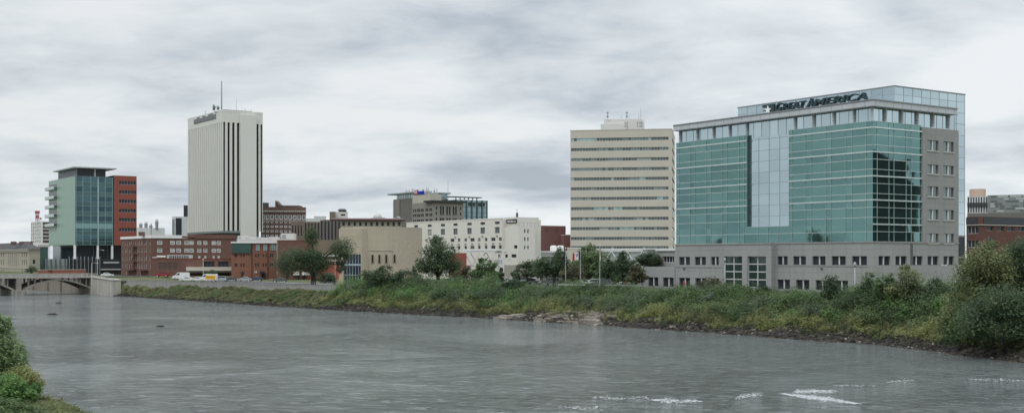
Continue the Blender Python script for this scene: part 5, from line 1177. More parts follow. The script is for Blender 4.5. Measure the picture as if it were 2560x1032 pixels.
def middle_background():
    # --- dark brown hotel with white arched band
    p = at(657+108, 700); p = at(652, 640); root = empty('brown_brick_hotel', p, 4, 'dark brown brick hotel with white cornice beside the white fin tower', 'building')
    fk = facing(652); b = Block(p, 20, len_b(p, 765, fk['eb']), 4, zat(517, 640), **fk); FB = b.FB; hs = []; tops = []
    q = lambda y: FB.z(y, 710)
    for i in range(10):
        u = b.lb*(i+.5)/10
        tops.append((u-.9, u+.9, q(549), q(537)))
        for y in (554.5, 566, 577.5, 589, 600): hs.append((u-.75, u+.75, q(y+2.8), q(y-3)))
    put(root, b, BRK_D, (), hs+tops, .3, None, dict(part=False, frame=WHITE, t=.3, glass=GL_MID, blind=.4))
    m = MB(); m.fbox(FB, 0, b.lb+.3, .003, .9, q(529), q(527)); m.fbox(FB, 0, b.lb+.1, .003, .4, q(552.3), q(551.2)); m.each('cornice', TRIM, root)
    m = MB(); 
    for i in range(24): u = b.lb*(i+.5)/24; m.fbox(FB, u-.2, u+.2, .003, .5, q(531.5), q(529.2))
    m.each('bracket', TRIM, root)
    P, Q = at(688, 655), at(707, 655); m = MB(); zt, zl = zat(501, 655), zat(511, 655); m.hexa([(P.x,P.y,b.z1),(Q.x,P.y,b.z1),(Q.x,P.y+10,b.z1),(P.x,P.y+10,b.z1),(P.x,P.y,zt),(Q.x-2,P.y,zl),(Q.x-2,P.y+10,zl),(P.x,P.y+10,zt)]); m.build('roof_house', BRK_D, root)
    P, Q = at(700, 650), at(748, 650); m = MB(); m.box(P.x, Q.x, P.y, P.y+10, b.z1-1, zat(513.5,650)); m.build('roof_house', BRK_D, root)
    c = at(661, 660); m = MB(); m.cyl(c.x, c.y, b.z1-2, zat(507,660), 2.4, n=14); m.build('water_tank', plain('dark tank', (.08,.075,.075)), root)
    # --- tan-brown office behind
    def gb(name, label, px, Y, pxr, yt, mat, cols, rows, la=14, ww=.6, hh=1.0, pxl=None, cat='building', fr=FR_DARK, z0=4, cop=None, colsA=0):
        p = at(px, Y); root = empty(name, p, z0, label, cat); fk = {} if pxl else facing(px); b = Block(p, len_a(p, pxl) if pxl else la, len_b(p, pxr, fk.get('eb')), z0, zat(yt, Y), **fk); hs = []; ww = min(ww, b.lb/max(cols, 1)*.24)
        for y in rows:
            z = zat(y, Y)
            for i in range(cols): u = b.lb*(i+.5)/cols; hs.append((u-ww, u+ww, z-hh, z+hh))
        hA = [(b.la*(i+.5)/colsA-ww, b.la*(i+.5)/colsA+ww, zat(y,Y)-hh, zat(y,Y)+hh) for y in rows for i in range(colsA)] if colsA else ()
        put(root, b, mat, hA, hs, .3, dict(part=False, frame=fr, t=.08), dict(part=False, frame=fr, t=.08), cop=cop); return root, b
    TB = wall_mat('brown tan brick', (.185,.15,.12), .12, .2, streak=.1); GB_ = wall_mat('grey brown brick', (.16,.14,.125), .12, .2)
    gb('tan_office', 'small tan-brown office with three window pairs in front of the dark brown hotel', 728, 560, 757, 552, TB, 4, (570, 582), 10, .9, 1.3)
    gb('brown_office', 'brown brick office with tall dark windows behind the leaning tree', 752, 590, 800, 554, TB, 6, (565, 577, 589), 12, .8, 1.5)
    gb('grey_brown_office', 'grey-brown office with closely set tall windows left of the drum building', 800, 545, 852, 550, GB_, 6, (563, 578, 592), 12, .7, 1.9)
    # white stair tower and stack
    P = at(838, 620); fk = facing(838); b_ = Block(P, 8, len_b(P, 869, fk['eb']), 4, zat(529, 620), **fk); root = empty('white_stair_tower', P, 4, 'white rooftop stair tower with a small dark cupola', 'building'); put(root, b_, WHITEW, (), [(b_.lb*.45,b_.lb*.45+2.2,zat(539,620),zat(535,620))], .3, None, WD)
    m = MB(); v = at(856, 622); m.box(v.x-1.8, v.x+1.8, v.y-1.5, v.y+1.5, b_.z1, zat(526,622)); m.hexa([(v.x-2.3,v.y-2,zat(526,622)+.003),(v.x+2.3,v.y-2,zat(526,622)+.003),(v.x+2.3,v.y+2,zat(526,622)+.003),(v.x-2.3,v.y+2,zat(526,622)+.003),(v.x-1.2,v.y-1,zat(522,622)),(v.x+1.2,v.y-1,zat(522,622)),(v.x+1.2,v.y+1,zat(522,622)),(v.x-1.2,v.y+1,zat(522,622))]); m.build('cupola', DARKMETAL, root)
    root, b = gb('brown_stack', 'tall narrow brown block beside the white stair tower', 824, 615, 838, 529, TB, 0, (), 6)
    root, b = gb('white_roof_box', 'pale grey plant room on a roof left of the brown narrow block', 785, 640, 815, 540, wall_mat('pale grey plant', (.55,.56,.56), .05), 0, (), 6); m = MB(); m.fbox(b.FB, -4, 0, -4, 0, b.z0, zat(546,640)); m.build('lower_box', wall_mat('pale grey plant', ()), root)
    # cream building with dark red cornice
    root, b = gb('cream_office', 'cream stone building with a dark red overhanging cornice behind the drum building', 852, 520, 1005, 552, CREAM, 11, (559.5,), 20, .75, .9, fr=TRIM)
    m = MB(); z = zat(550.5, 520); m.fbox(b.FB, -4.5, b.lb+1.2, -6, 1.6, z-.1, z+.35); m.build('cornice', plain('dark red cornice', (.09,.03,.03)), root)
    m = MB(); m.fbox(b.FB, -4, b.lb+.8, -5, .8, z+.353, z+.9); m.build('roof_deck', plain('pink grey roof', (.3,.24,.23)), root)
    for px, r, h in ((944, 2.0, 4.2), (936, 1.2, 2), (955, 1.3, 2.2), (962, 1.1, 1.6), (990, .9, 2.0), (996, .8, 2.6)):
        v = at(px, 550); m = MB(); 
        if px == 944: m.tube([(v.x,v.y,z),(v.x,v.y,z+h*.6),(v.x,v.y,z+h*.8),(v.x,v.y,z+h)], [r, r, r*.8, r*.3], 10)
        else: m.box(v.x-r, v.x+r, v.y-1, v.y+1, z+.9, z+h)
        m.build('rooftop_unit', plain('pale unit', (.5,.5,.48)), root)
    root, b = gb('brown_annex', 'brown block with tall windows under the left end of the red cornice', 808, 560, 852, 549, TB, 5, (563, 577), 10, .8, 1.4)
    # --- bank complex
    p = at(1082, 560); root = empty('grey_stone_bank', p, 4, 'grey stone bank block with arched upper windows and a wide dark cornice', 'building'); la = len_a(p, 1030); b = Block(p, la, len_b(p, 1158), 4, zat(505, 560)); FA, FB = b.FA, b.FB
    GS = wall_mat('grey limestone', (.26,.245,.22), .1, .2, streak=.12); GD = wall_mat('dark grey stucco', (.165,.155,.145), .1, .12, streak=.15); q = lambda y: FB.z(y, 1120)
    hB = []; 
    for px in (1102,1108,1118,1124.5,1134,1140): u = FB.u(px); hB += [(u-.45,u+.45,q(538),q(518)), (u-.5,u+.5,q(552),q(545)), (u-.5,u+.5,q(566),q(559))]
    for px in (1091,1151.5): u = FB.u(px); hB += [(u-.4,u+.4,q(524.5),q(517)), (u-.4,u+.4,q(537.5),q(530.5)), (u-.4,u+.4,q(552),q(545))]
    hA = []; qa = lambda y: FA.z(y, 1060)
    for px in (1034,1039,1044.3,1048.3,1053.5,1057.5,1065,1069,1075,1079): 
        u = FA.u(px); hA += [(u-.62,u+.62,qa(529),qa(521.5)), (u-.62,u+.62,qa(541.5),qa(534)), (u-.62,u+.62,qa(556),qa(548)), (u-.62,u+.62,qa(570),qa(562))]
    put(root, b, GS, hA, hB, .35, WD, WD); m = MB(); m.fbox(FB, -1.5, b.lb+1, -6, 1.3, b.z1+.003, b.z1+.8); m.build('cornice', plain('dark bronze cornice', (.035,.04,.04)), root)
    m = MB()
    for px in (1102,1108,1118,1124.5,1134,1140): 
        u = FB.u(px); zc = q(518); m.poly([(*FB.P(u+.45*math.cos(t), .02), zc+.5*math.sin(t)) for t in np.linspace(0, math.pi, 8)])
    m.build('arch_heads', GL_DARK, root)
    m = MB(); f = FA.off(-3); m.fbox(f, f.u(1031), f.u(1076), -6, 0, b.z1-3.2, zat(491.5,590)); m.build('cream_plant_room', wall_mat('cream siding', (.46,.44,.36), .05, joints=(2.2,9,.05), jcol=.85), root)
    # dark slab tower with canopy roof and sign
    p = at(1030, 640); root = empty('dark_grey_bank_tower', p, 4, 'dark grey blank tower with canopy roof and blue and red sign', 'office tower')
    b = Block(p, len_a(p, 985), 22, 4, zat(495, 640)); m = MB(); b.skin(m); m.build('wall', [GD, ROOF], root)
    m = MB(); m.fbox(b.FA, 0, b.la*.36, .003, .5, 4, b.z1-.2); m.build('lighter_bay', wall_mat('mid grey stucco', (.215,.20,.185), .06, .12, streak=.1), root)
    tp = Block(p+A2*1+B2*1, b.la-2, 20, b.z1, zat(483.6,640)); g = MB()
    for fc, L_, n in ((tp.FA, tp.la, 7), (tp.FB, 20, 4)):
        for i in range(n): g.fbox(fc, L_*i/n+.2, L_*(i+1)/n-.2, -.3, 0, b.z1, tp.z1)
    g.build('top_glazing', glass_mat('pale top glass', (.36,.44,.44), .6, .1), root); m = MB(); m.fbox(tp.FA, .5, tp.la-.5, -19, -.4, b.z1, tp.z1); m.build('core', GL_DARK, root)
    m = MB(); cb = Block(p-A2*2-B2*1.5, b.la+6.5, 12, tp.z1+.003, tp.z1+.7); cb.skin(m, floor=True); m.build('canopy_roof', [plain('canopy metal', (.26,.30,.30), .4, .4), ROOF], root)
    fs = Face(at(1035.5, 618), at(1062, 612)-at(1035.5, 618)); w = (at(1062,612)-at(1035.5,618)).length; zs = zat(486, 615); zt = zat(474.5, 615)
    m = MB(); m.fbox(fs, .2, w*.32, -.4, 0, zs, zt); sg = m.build('sign', plain('sign pale red', (.62,.10,.13), .5), root)
    t = MB(); text_on(t, fs, 'us', .5, zs+.7, w*.32-.8, (zt-zs)*.5, .02, 0, .15); t.build('letters', WHITE, sg); t = MB(); text_on(t, fs, 'bank', w*.34, zs, w*.66, (zt-zs)*1.05, -.1, 0, .4); t.build('letters', plain('blue letters', (.01,.02,.42), .4), sg)
    m = MB(); m.fbox(fs, -.5, w+.4, -5, -.5, zat(497,615), zs-.1); m.build('sign_plinth', plain('brown plinth', (.13,.10,.09)), root)
    rs = random.Random(8); m = MB()
    for k in range(34):
        px = rs.uniform(1062, 1096) if k < 22 else rs.uniform(1014, 1036); v = at(px, (625 if k < 22 else 646)+rs.uniform(-3,3)); zb = zat(491,625) if k < 22 else tp.z1+.7; m.tube([(v.x,v.y,zb),(v.x,v.y,zb+(rs.uniform(1.5,4.6) if k < 22 else rs.uniform(.8,2.2)))], .12, 4)
        if k % 2 and k < 22: m.box(v.x-.5, v.x+.5, v.y-.2, v.y+.2, zb+1, zb+rs.uniform(1.8,3))
    m.each('antenna', plain('pale antenna', (.4,.41,.41)), root)
    # glass tower next to it
    p = at(1140, 650); root = empty('teal_glass_tower', p, 4, 'pale teal glass tower rising right behind the grey stone bank block', 'office tower'); b = Block(p, len_a(p, 1098), len_b(p, 1218), 4, zat(499, 650)); FB = b.FB
    TGt = glass_mat('pale teal tower glass', (.27,.37,.375), .7, .1, .004, .2); g = MB(); zs = [4]+[zat(y, 650) for y in (590,577,565,553,541,529.5,517,506,499)]
    for fc, L_, n in ((FB, b.lb, 12), (b.FA, b.la, 10), (b.FD, b.lb, 3), (b.FC, b.la, 3)):
        for i in range(n):
            for z0, z1 in zip(zs, zs[1:]): g.fquad(fc, L_*i/n, L_*(i+1)/n, 0, z0, z1, 0, .005)
    g.quad(*[(v.x,v.y,zs[-1]) for v in (b.p, b.p+B2*b.lb, b.p+B2*b.lb+A2*b.la, b.p+A2*b.la)]); w = g.build('glass', TGt, root); m = MB()
    for i in range(0, 13, 2): u = b.lb*i/12; m.fbox(FB, max(0,u-.3), min(b.lb,u+.3), .004, .5, 4, zs[-1])
    for z in zs[1:-1]: m.fbox(FB, .4, b.lb-.4, .005, .12, z-.1, z+.1)
    m.build('frame', plain('dark teal frame', (.06,.10,.11), .4), w); 
    for a, c in ((1170.5,1188),(1195.5,1212)): m = MB(); m.fbox(FB, FB.u(a), FB.u(c), .02, .16, FB.z(515.5,1190), FB.z(506,1190)); m.build('dark_louvre', plain('black louvre', (.03,.035,.04)), root)
    tp = at(1098, 660); t2 = Block(tp, 8, len_b(tp, 1118), b.z1-3, zat(484.5,660)); m = MB(); t2.skin(m); m.build('lift_tower', [TGt, ROOF], root); m = MB(); m.fbox(t2.FB, -.6, t2.lb+1.8, -9, 1, t2.z1+.003, t2.z1+.7); m.build('canopy_roof', plain('canopy metal', ()), root)
    v = at(1120, 664); m = MB(); m.tube([(v.x,v.y,b.z1),(v.x,v.y,zat(450,664))], [.22,.12], 5); m.build('mast', plain('pale mast', (.5,.51,.52)), root)
    m = MB(); m.fbox(FB, -4, b.lb*.8, -3, .8, b.z1+1.2, b.z1+1.7); 
    for i in range(6): u = b.lb*.8*i/6; m.fbox(FB, u, u+.35, -.6, -.2, b.z1, b.z1+1.2)
    m.build('pergola_roof', plain('dark teal frame', ()), root)
    # --- mauve building
    p = at(1350, 470); root = empty('mauve_building', p, 4, 'windowless dusty red block between the white hotel and the beige tower', 'building'); b = Block(p, len_a(p, 1335), len_b(p, 1414), 4, zat(563.5, 470)); MV = wall_mat('dusty red stucco', (.225,.12,.115), .06, .15, streak=.1)
    put(root, b, MV); m = MB(); FB = b.FB; m.fbox(FB, 0.3, FB.u(1352), .003, .12, FB.z(575,1350), b.z1-.02); m.build('cream_corner', wall_mat('cream corner', (.5,.44,.36)), root)
    for px in (1366, 1391, 1409): u = FB.u(px); m = MB(); m.fbox(FB, u-1, u+1, .003, .06, FB.z(580,1380), FB.z(568,1380)); m.build('blind_window', wall_mat('mauve relief', (.19,.10,.098)), root)
    p2 = at(1410, 474); b2 = Block(p2, 8, 12, 4, zat(588,474)); m = MB(); b2.skin(m); m.build('lower_part', [MV, ROOF], root); b2.coping(root, TRIM, .4, .3, .1, 'coping', .003)
    # white tank things + low glazed building in front
    p = at(1340, 430); root = empty('glazed_low_building', p, 4, 'low pale building with teal glazed front below the dusty red block', 'building'); fk = facing(1340); b = Block(p, 10, len_b(p, 1450, fk['eb']), 4, zat(627, 430), **fk); FB = b.FB
    hs = [(b.lb*(i+.1)/9, b.lb*(i+.9)/9, FB.z(662,1380), FB.z(640,1380)) for i in range(9)]; put(root, b, wall_mat('pale grey plant', ()), (), hs, .3, None, dict(part=False, frame=ALU, t=.12, glass=glass_mat('teal shop glass', (.16,.26,.26), .6, .1)))
    m = MB()
    for y in (631, 635): m.fbox(FB, 0, b.lb, .003, .2, FB.z(y+.8,1380), FB.z(y-.6,1380))
    m.build('band', GREYMETAL, root)
    v = at(1391, 440); m = MB(); m.tube([(v.x-1,v.y,4.5),(v.x-1,v.y,zat(616,440)),(v.x-1,v.y,zat(613.5,440))], [1.3,1.3,.8], 12); m.tube([(v.x+1.5,v.y,4.5),(v.x+1.5,v.y,zat(615,440)),(v.x+1.5,v.y,zat(613.5,440))], [1.2,1.2,.8], 12); tag(m.build('storage_tanks', WHITE, None, True), 'pair of white rooftop tanks before the dusty red block', 'tank')
    p = at(1418, 415); root = empty('beige_entry_block', p, 4, 'beige rounded wall with white coping at the foot of the beige tower, behind the flags', 'building'); fk = facing(1418); b = Block(p, 5, len_b(p, 1470, fk['eb']), 4, zat(621, 415), **fk); put(root, b, wall_mat('beige precast', ()), cop=WHITE)
    root, b = gb('grey_low_block', 'dark grey low block with a bright white roof edge between skywalk and glass office', 1612, 330, 1700, 634, wall_mat('dark grey stucco', ()), 0, (), 8); m = MB(); m.fbox(b.FB, 0, b.lb, -1, .5, zat(623.5,330), zat(621,330)); m.fbox(b.FB, .2, b.lb, -6, -.8, b.z1+.002, zat(623.6,330)); m.build('white_roof_edge', WHITE, root)
    # little red block below skywalk
    root, b = gb('small_brick_block', 'small brick red block between the tall round-topped tree and the white skywalk', 1122, 365, 1166, 632, wall_mat('brick red', (.26,.085,.06), .08), 0, (), 8)
    # left background
    root, b = gb('white_plant_building', 'white industrial building with roof vents behind the brick warehouse', 345, 700, 412, 569, wall_mat('white industrial', (.66,.67,.67), .04), 6, (592,), 20, .5, .8, pxl=341)
    for px, h in ((352,3),(365,3.5),(392,5),(377,1.8)):
        v = at(px, 706); m = MB(); m.tube([(v.x,v.y,b.z1-.5),(v.x,v.y,b.z1+h*.7),(v.x,v.y,b.z1+h)], [.8,1.0,.5], 8); m.build('roof_vent', GREYMETAL, root)
    v = at(378, 690); m = MB(); m.tube([(v.x,v.y,b.z0),(v.x,v.y,b.z1+2)], .3, 6); m.build('pipe', GREYMETAL, root)
    root, b = gb('white_low_roofs', 'low white roofs directly above the brick warehouse', 345, 560, 470, 587, wall_mat('white stucco', ()), 0, (), 10)
    root, b = gb('grey_glass_block', 'grey block with dark glass and pale frame beside the black slab', 437, 760, 470, 541, wall_mat('pale grey plant', ()), 0, (), 14, pxl=430)
    for a, c in ((433, 437.5),): m = MB(); m.fbox(b.FA, b.FA.u(431.5), b.FA.u(436), .003, .2, 8, zat(548,760)); m.build('dark_glazing', glass_mat('greenish dark glass', (.07,.10,.10), .5, .1), root)
    m = MB(); m.fbox(b.FB, b.FB.u(439.5), b.FB.u(454), .003, .2, 8, zat(545,760)); m.build('dark_glazing', GL_DARK, root)
    root, b = gb('black_slab_tower', 'slim near-black slab half hidden behind the white fin tower', 459, 800, 480, 513, plain('black cladding', (.035,.037,.045), .35), 0, (), 10)
    # --- right background
    p = at(2440, 262); p = at(2452, 262); root = empty('red_brick_building', p, 5, 'red brick building with dark upper band and round window at the far right', 'building'); b = Block(p, len_a(p, 2416), 34, 5, zat(541, 262)); FB, FA = b.FB, b.FA; q = lambda y: FB.z(y, 2500)
    hB = [(FB.u(x), FB.u(x+17), q(577), q(566)) for x in (2467, 2493, 2519, 2545, 2571, 2597)]; hA = [(FA.u(2418), FA.u(2446), FA.z(y+9,2430), FA.z(y-9,2430)) for y in (575, 610, 645)]
    put(root, b, wall_mat('red brown brick far', (.135,.068,.056), .12, .15, brick=(.9,.3,.03), jcol=1.15), hA, hB, .35, dict(part=False, frame=TRIM, t=.1, nx=3), dict(part=False, frame=TRIM, t=.06))
    m = MB(); m.fbox(FB, .8, FB.L, .003, .15, q(561), q(543)); m.fbox(FA, 0, FA.L-.8, .003, .15, FA.z(560,2430), FA.z(544,2430)); m.build('dark_band', plain('dark band', (.05,.052,.06), .5), root)
    m = MB(); m.fbox(FB, 0, FB.L, .003, .25, q(564), q(562)); m.fbox(FA, 0, FA.L, .003, .25, FA.z(563.5,2430), FA.z(561.5,2430)); m.each('string_course', TRIM, root)
    c = FB.u(2477.5); zc = q(610); m = MB(); r0, r1 = 1.3, 1.6; P = lambda t: (*FB.P(c+r0*math.cos(t), .02), zc+r1*math.sin(t)); m.poly([P(t) for t in np.linspace(0, 2*math.pi, 24, endpoint=False)]); m.build('round_window', GL_DARK, root)
    root, b = gb('white_flats', 'white and dark banded flats with planted roof under the pale orange tank', 2418, 420, 2470, 491, wall_mat('pale grey plant', ()), 8, (501, 523.5), 10, .7, 1.1); m = MB(); m.fbox(b.FB, 0, b.lb, .003, .5, zat(516,420), zat(507,420)); m.build('dark_band', plain('dark band', ()), root)
    v = at(2444, 432); m = MB(); m.cyl(v.x, v.y, zat(492,432), zat(473,432), 2.75, n=28); t_ = tag(m.build('storage_tank', wall_mat('pale orange tank', (.56,.42,.33), .05)), 'pale orange cylindrical tank on top of the white flats', 'tank')
    root, b = gb('grey_panel_building', 'long grey building clad in mixed pale and dark panels at the right edge', 2469, 400, 2600, 488, wall_mat('mixed panels', (.22,.24,.24), .1), 0, (), 12)
    rs = random.Random(9); m = MB(); m2 = MB()
    for i in range(60):
        u = rs.uniform(0, b.lb-2); z = rs.choice([zat(y, 400) for y in (494,500,506,512,518,524,530)]); (m if rs.random() < .5 else m2).fbox(b.FB, u, u+rs.uniform(1.2,2.6), .003+i*.0008, .03+i*.0008, z, z+.55)
    m.each('light_panel', plain('light panel', (.42,.44,.43)), root); m2.each('dark_panel', plain('dark panel', (.12,.13,.14)), root)
    root, b = gb('dark_roof_row', 'low white walls and planting behind the roof of the red brick building', 2418, 330, 2600, 533, GD, 0, (), 12)
WHITEW = wall_mat('white stucco', ())
middle_background()
# ---------------------------------------------------------------- vegetation
def leaf_quads(rs, C, Rr, n_per, leaf, up=1.0, shell=0.55, droop=0.0, aspect=0.6, flat=1.0, norm_c=None):
    """C: (k,3) clump centres, Rr: (k,) radii -> separate leaf-sized quads scattered through each clump"""
    k = len(C); n = k * n_per; ci = np.repeat(np.arange(k), n_per)
    d = rs.normal(size=(n, 3)); d /= np.linalg.norm(d, axis=1)[:, None]
    r = (shell + (1-shell)*rs.random_sample(n)) ** 0.8 * Rr[ci]; r *= np.where(rs.random_sample(n) < .25, rs.random_sample(n), 1)
    P = C[ci] + d * r[:, None] * np.array([1, 1, flat]); P[:, 2] -= droop*np.abs(rs.normal(size=n))*Rr[ci]
    nrm = d*.6 + rs.normal(size=(n, 3))*.55 + np.array([0, 0, up]); nrm /= np.linalg.norm(nrm, axis=1)[:, None]
    t = np.cross(nrm, rs.normal(size=(n, 3))); t /= np.linalg.norm(t, axis=1)[:, None] + 1e-9; b = np.cross(nrm, t)
    s = leaf * rs.uniform(.55, 1.35, n); t *= (s)[:, None]; b *= (s*aspect)[:, None]
    return np.stack([P-t, P-b*rs.uniform(.6, 1.1, n)[:, None], P+t, P+b*rs.uniform(.6, 1.1, n)[:, None]], 1)
LEAF = dict(
    dark=leaf_mat('dark green leaves', (0.064, 0.101, 0.057), (0.122, 0.168, 0.085), c3=(0.152, 0.199, 0.099)),
    mid=leaf_mat('mid green leaves', (0.091, 0.144, 0.067), (0.165, 0.238, 0.100), c3=(0.220, 0.293, 0.110)),
    olive=leaf_mat('olive leaves', (0.134, 0.165, 0.076), (0.232, 0.256, 0.116), c3=(0.293, 0.293, 0.134)),
    grey=leaf_mat('grey green willow leaves', (0.098, 0.132, 0.083), (0.171, 0.213, 0.128), c3=(0.207, 0.256, 0.152)),
    brown=leaf_mat('brownish leaves', (0.104, 0.104, 0.061), (0.171, 0.165, 0.091), c3=(0.207, 0.189, 0.110)),
    yellow=leaf_mat('yellow green leaves', (0.244, 0.268, 0.104), (0.378, 0.390, 0.171), c3=(0.512, 0.500, 0.268)),
    silver=leaf_mat('silver leaves', (0.171, 0.220, 0.183), (0.317, 0.378, 0.329)),
    fresh=leaf_mat('feathery green leaves', (0.181, 0.255, 0.123), (0.305, 0.387, 0.197), c3=(0.379, 0.462, 0.247)), straw=leaf_mat('dry grass', (0.146, 0.140, 0.079), (0.232, 0.220, 0.122), c3=(0.281, 0.256, 0.159)),
    bright=leaf_mat('bright green leaves', (0.110, 0.207, 0.067), (0.189, 0.323, 0.104), c3=(0.256, 0.390, 0.134)))
BARK = wall_mat('bark', (.07, .058, .045), .3, 1.5, bump=.5)
def tree(name, label, px, Y, ytop, wpx, lobes, leafm, cat='tree', group=None, leaf=.24, n=4600, seed=1, ybase=None, trunk=.22, zb=None, clump=.27, fill=1.0, lean=0.0, droop=0.0, limbs=True):
    """lobes: (dx, dz, rx, rz) in crown units: x of the half width, z from 0 (ground) to 1 (top)"""
    p = at(px, Y); z0 = gz(p) if zb is None else zb; zt = zat(ytop, Y); Hh = (zt - z0)*1.06; W = wpx/2/F*Y*1.3
    root = empty(name, p, z0, label, cat, group); rs = np.random.RandomState(seed); C = []; R_ = []
    tot = sum(l[2]*l[3] for l in lobes); k_tot = max(16, n//44)
    for (dx, dz, rx, rz) in lobes:
        k = max(5, int(k_tot*rx*rz/tot)); d = rs.normal(size=(k, 3)); d /= np.linalg.norm(d, axis=1)[:, None]
        rr = rs.uniform(.35, 1.0, k)**.6; cr = clump*min(W*2*rx, Hh*rz)*rs.uniform(.7, 1.35, k)
        q = np.stack([p.x + dx*W + d[:, 0]*rr*np.maximum(rx*W-cr*.7, .1), p.y + d[:, 1]*rr*np.maximum(rx*W-cr*.7, .1)*fill, z0 + dz*Hh + d[:, 2]*rr*np.maximum(rz*Hh/2-cr*.6, .1)], 1)
        q[:, 2] = np.maximum(q[:, 2], z0 + .15*min(Hh, 3)); C.append(q); R_.append(cr)
    C = np.concatenate(C); R_ = np.concatenate(R_)
    Q = leaf_quads(rs, C, R_, max(20, n//len(C)), leaf, droop=droop, flat=.8)
    quads_obj('crown', Q, LEAF[leafm], root)
    m = MB(); tr = trunk*Hh/8; x, y = p.x, p.y; base = Vector((x, y, z0-.3)); L0 = lobes[0]
    fork = Vector((x + lean*W*.4, y, z0 + Hh*max(.14, min(.4, L0[1]-L0[3]*.35)))); m.tube([base, (base+fork)/2 + Vector((.04, .05, 0)), fork], [tr*1.25, tr, tr*.8], 8)
    if limbs:
        for i, (dx, dz, rx, rz) in enumerate(lobes):
            e = Vector((x+dx*W, y, z0+dz*Hh)); mid = fork.lerp(e, .5) + Vector((0, 0, .08*Hh)); m.tube([fork, mid, e], [tr*.6, tr*.4, tr*.15], 6)
        for i in range(6):
            c = C[rs.randint(len(C))]; e = Vector(c); m.tube([fork, fork.lerp(e, .5)+Vector((0,0,.03*Hh)), e], [tr*.4, tr*.25, tr*.06], 5)
    m.build('trunk', BARK, root, True); return root
R1 = [(0, .56, 1, .86)]
CONE = [(0, .32, 1.0, .5), (0, .58, .72, .5), (0, .82, .40, .36)]
OVAL = [(0, .38, .95, .60), (.05, .66, .78, .52), (-.05, .86, .42, .26), (.5, .40, .5, .4), (-.5, .42, .5, .4)]
BUSH = [(0, .48, .8, .95), (.5, .38, .55, .7), (-.5, .36, .55, .66)]
WIDE = [(0, .55, .7, .8), (.55, .45, .5, .62), (-.55, .5, .5, .7), (.2, .8, .4, .38)]
T = tree
T('willow_tree', 'large leaning willow-like tree with three separate crowns in front of the brick stores', 783, 325, 577, 176,
  [(-.46, .44, .54, .56), (.05, .42, .48, .52), (-.02, .86, .22, .42), (.64, .66, .36, .5), (.60, .36, .14, .32), (-.15, .55, .45, .3)], 'dark', n=24000, seed=3, leaf=.2, trunk=.34, clump=.27, droop=.3)
T('broad_tree', 'dark tree behind the airy grey-green tree, before the mauve block', 1352, 292, 640, 62, WIDE, 'dark', n=3600, seed=71, trunk=.25)
T('broad_tree', 'mid green tree filling the gap behind the third flagpole', 1500, 268, 638, 74, OVAL, 'mid', n=4600, seed=72, trunk=.25)
T('broad_tree', 'dull green tree nearest the low grey block, behind the car park', 1580, 272, 648, 60, OVAL, 'dark', n=3600, seed=73, trunk=.25)
T('round_shrub', 'dark round shrub behind the trunk of the leaning willow', 815, 350, 672, 46, BUSH, 'dark', n=1500, seed=61, trunk=.1)
T('street_tree', 'small sparse street tree in front of the dark garage doors', 528, 398, 672, 24, R1, 'dark', n=500, seed=4, clump=.3, trunk=.16)
T('small_tree', 'small dark round tree before the stone annex at the left', 79, 470, 663, 26, R1, 'dark', n=900, seed=5, zb=5)
T('broad_tree', 'tall dense round-topped dark tree between the drum building and the white hotel', 1095, 290, 592, 104, OVAL, 'dark', n=12000, seed=6, leaf=.23, trunk=.35)
T('leafy_shrub', 'wide dark green shrub under the slit windows of the drum building', 952, 285, 662, 84, WIDE, 'dark', n=3200, seed=7)
T('leafy_shrub', 'sparse dark shrub at the right foot of the drum building', 1018, 283, 668, 74, WIDE, 'dark', n=2200, seed=8)
T('small_tree', 'reddish brown-green small tree right of the dense round-topped tree', 1160, 275, 664, 60, WIDE, 'brown', n=2000, seed=9)
T('conical_tree', 'green conical tree in front of the white truss by the hotel', 1213, 272, 645, 70, OVAL, 'mid', n=4600, seed=10)
T('conifer', 'slim dark conifer beneath the twin-head lamp', 1251, 285, 668, 24, CONE, 'dark', n=1100, seed=11)
T('conifer', 'small slim dark conifer below the hotel base wall', 1290, 285, 672, 20, CONE, 'dark', n=900, seed=12)
T('light_tree', 'airy grey-green tree with pale trunk in front of the hotel corner', 1318, 280, 648, 62, WIDE, 'grey', n=2800, seed=13, clump=.2)
T('round_shrub', 'dense dark round shrub at the top of the bank below the hotel', 1288, 257, 692, 62, BUSH, 'dark', n=3400, seed=14, leaf=.18)
T('broad_tree', 'dark broad tree left of the first flagpole', 1385, 262, 628, 86, WIDE, 'dark', n=5000, seed=15, trunk=.3)
T('columnar_tree', 'tall narrow dark tree just left of the first flagpole', 1402, 272, 617, 44, CONE, 'dark', n=2600, seed=16)
T('broad_tree', 'tall olive-green tree between the flagpoles with the red and white flag', 1472, 262, 611, 104, OVAL, 'mid', n=7000, seed=17, trunk=.3)
T('broad_tree', 'low dark tree between the first and the second flagpole', 1432, 255, 655, 58, BUSH, 'brown', n=2600, seed=18)
T('columnar_tree', 'pointed dark tree right of the third flagpole, under the skywalk', 1557, 255, 630, 76, CONE, 'dark', n=4200, seed=19)
T('broad_tree', 'round dark tree touching the third flagpole', 1520, 252, 648, 62, OVAL, 'dark', n=3600, seed=20)
T('small_tree', 'reddish brown tree beside the left end of the grey podium', 1592, 245, 662, 50, OVAL, 'brown', n=2800, seed=21)
T('terrace_tree', 'dark leafy tree growing on the low terrace roof at the left of the podium', 1622, 257, 630, 56, [(0,.5,1,1)], 'dark', n=3600, seed=22, zb=9.6)
T('round_shrub', 'brownish shrub in front of the lower podium windows, left of the tall panes', 1780, 222, 688, 60, BUSH, 'brown', n=1900, seed=23, leaf=.18)
T('round_shrub', 'low dark shrub below the first tall podium window', 1845, 210, 707, 66, BUSH, 'mid', n=1500, seed=24, leaf=.18)
T('round_shrub', 'low dark shrub below the second tall podium window', 1905, 208, 708, 40, BUSH, 'dark', n=1000, seed=62, leaf=.18)
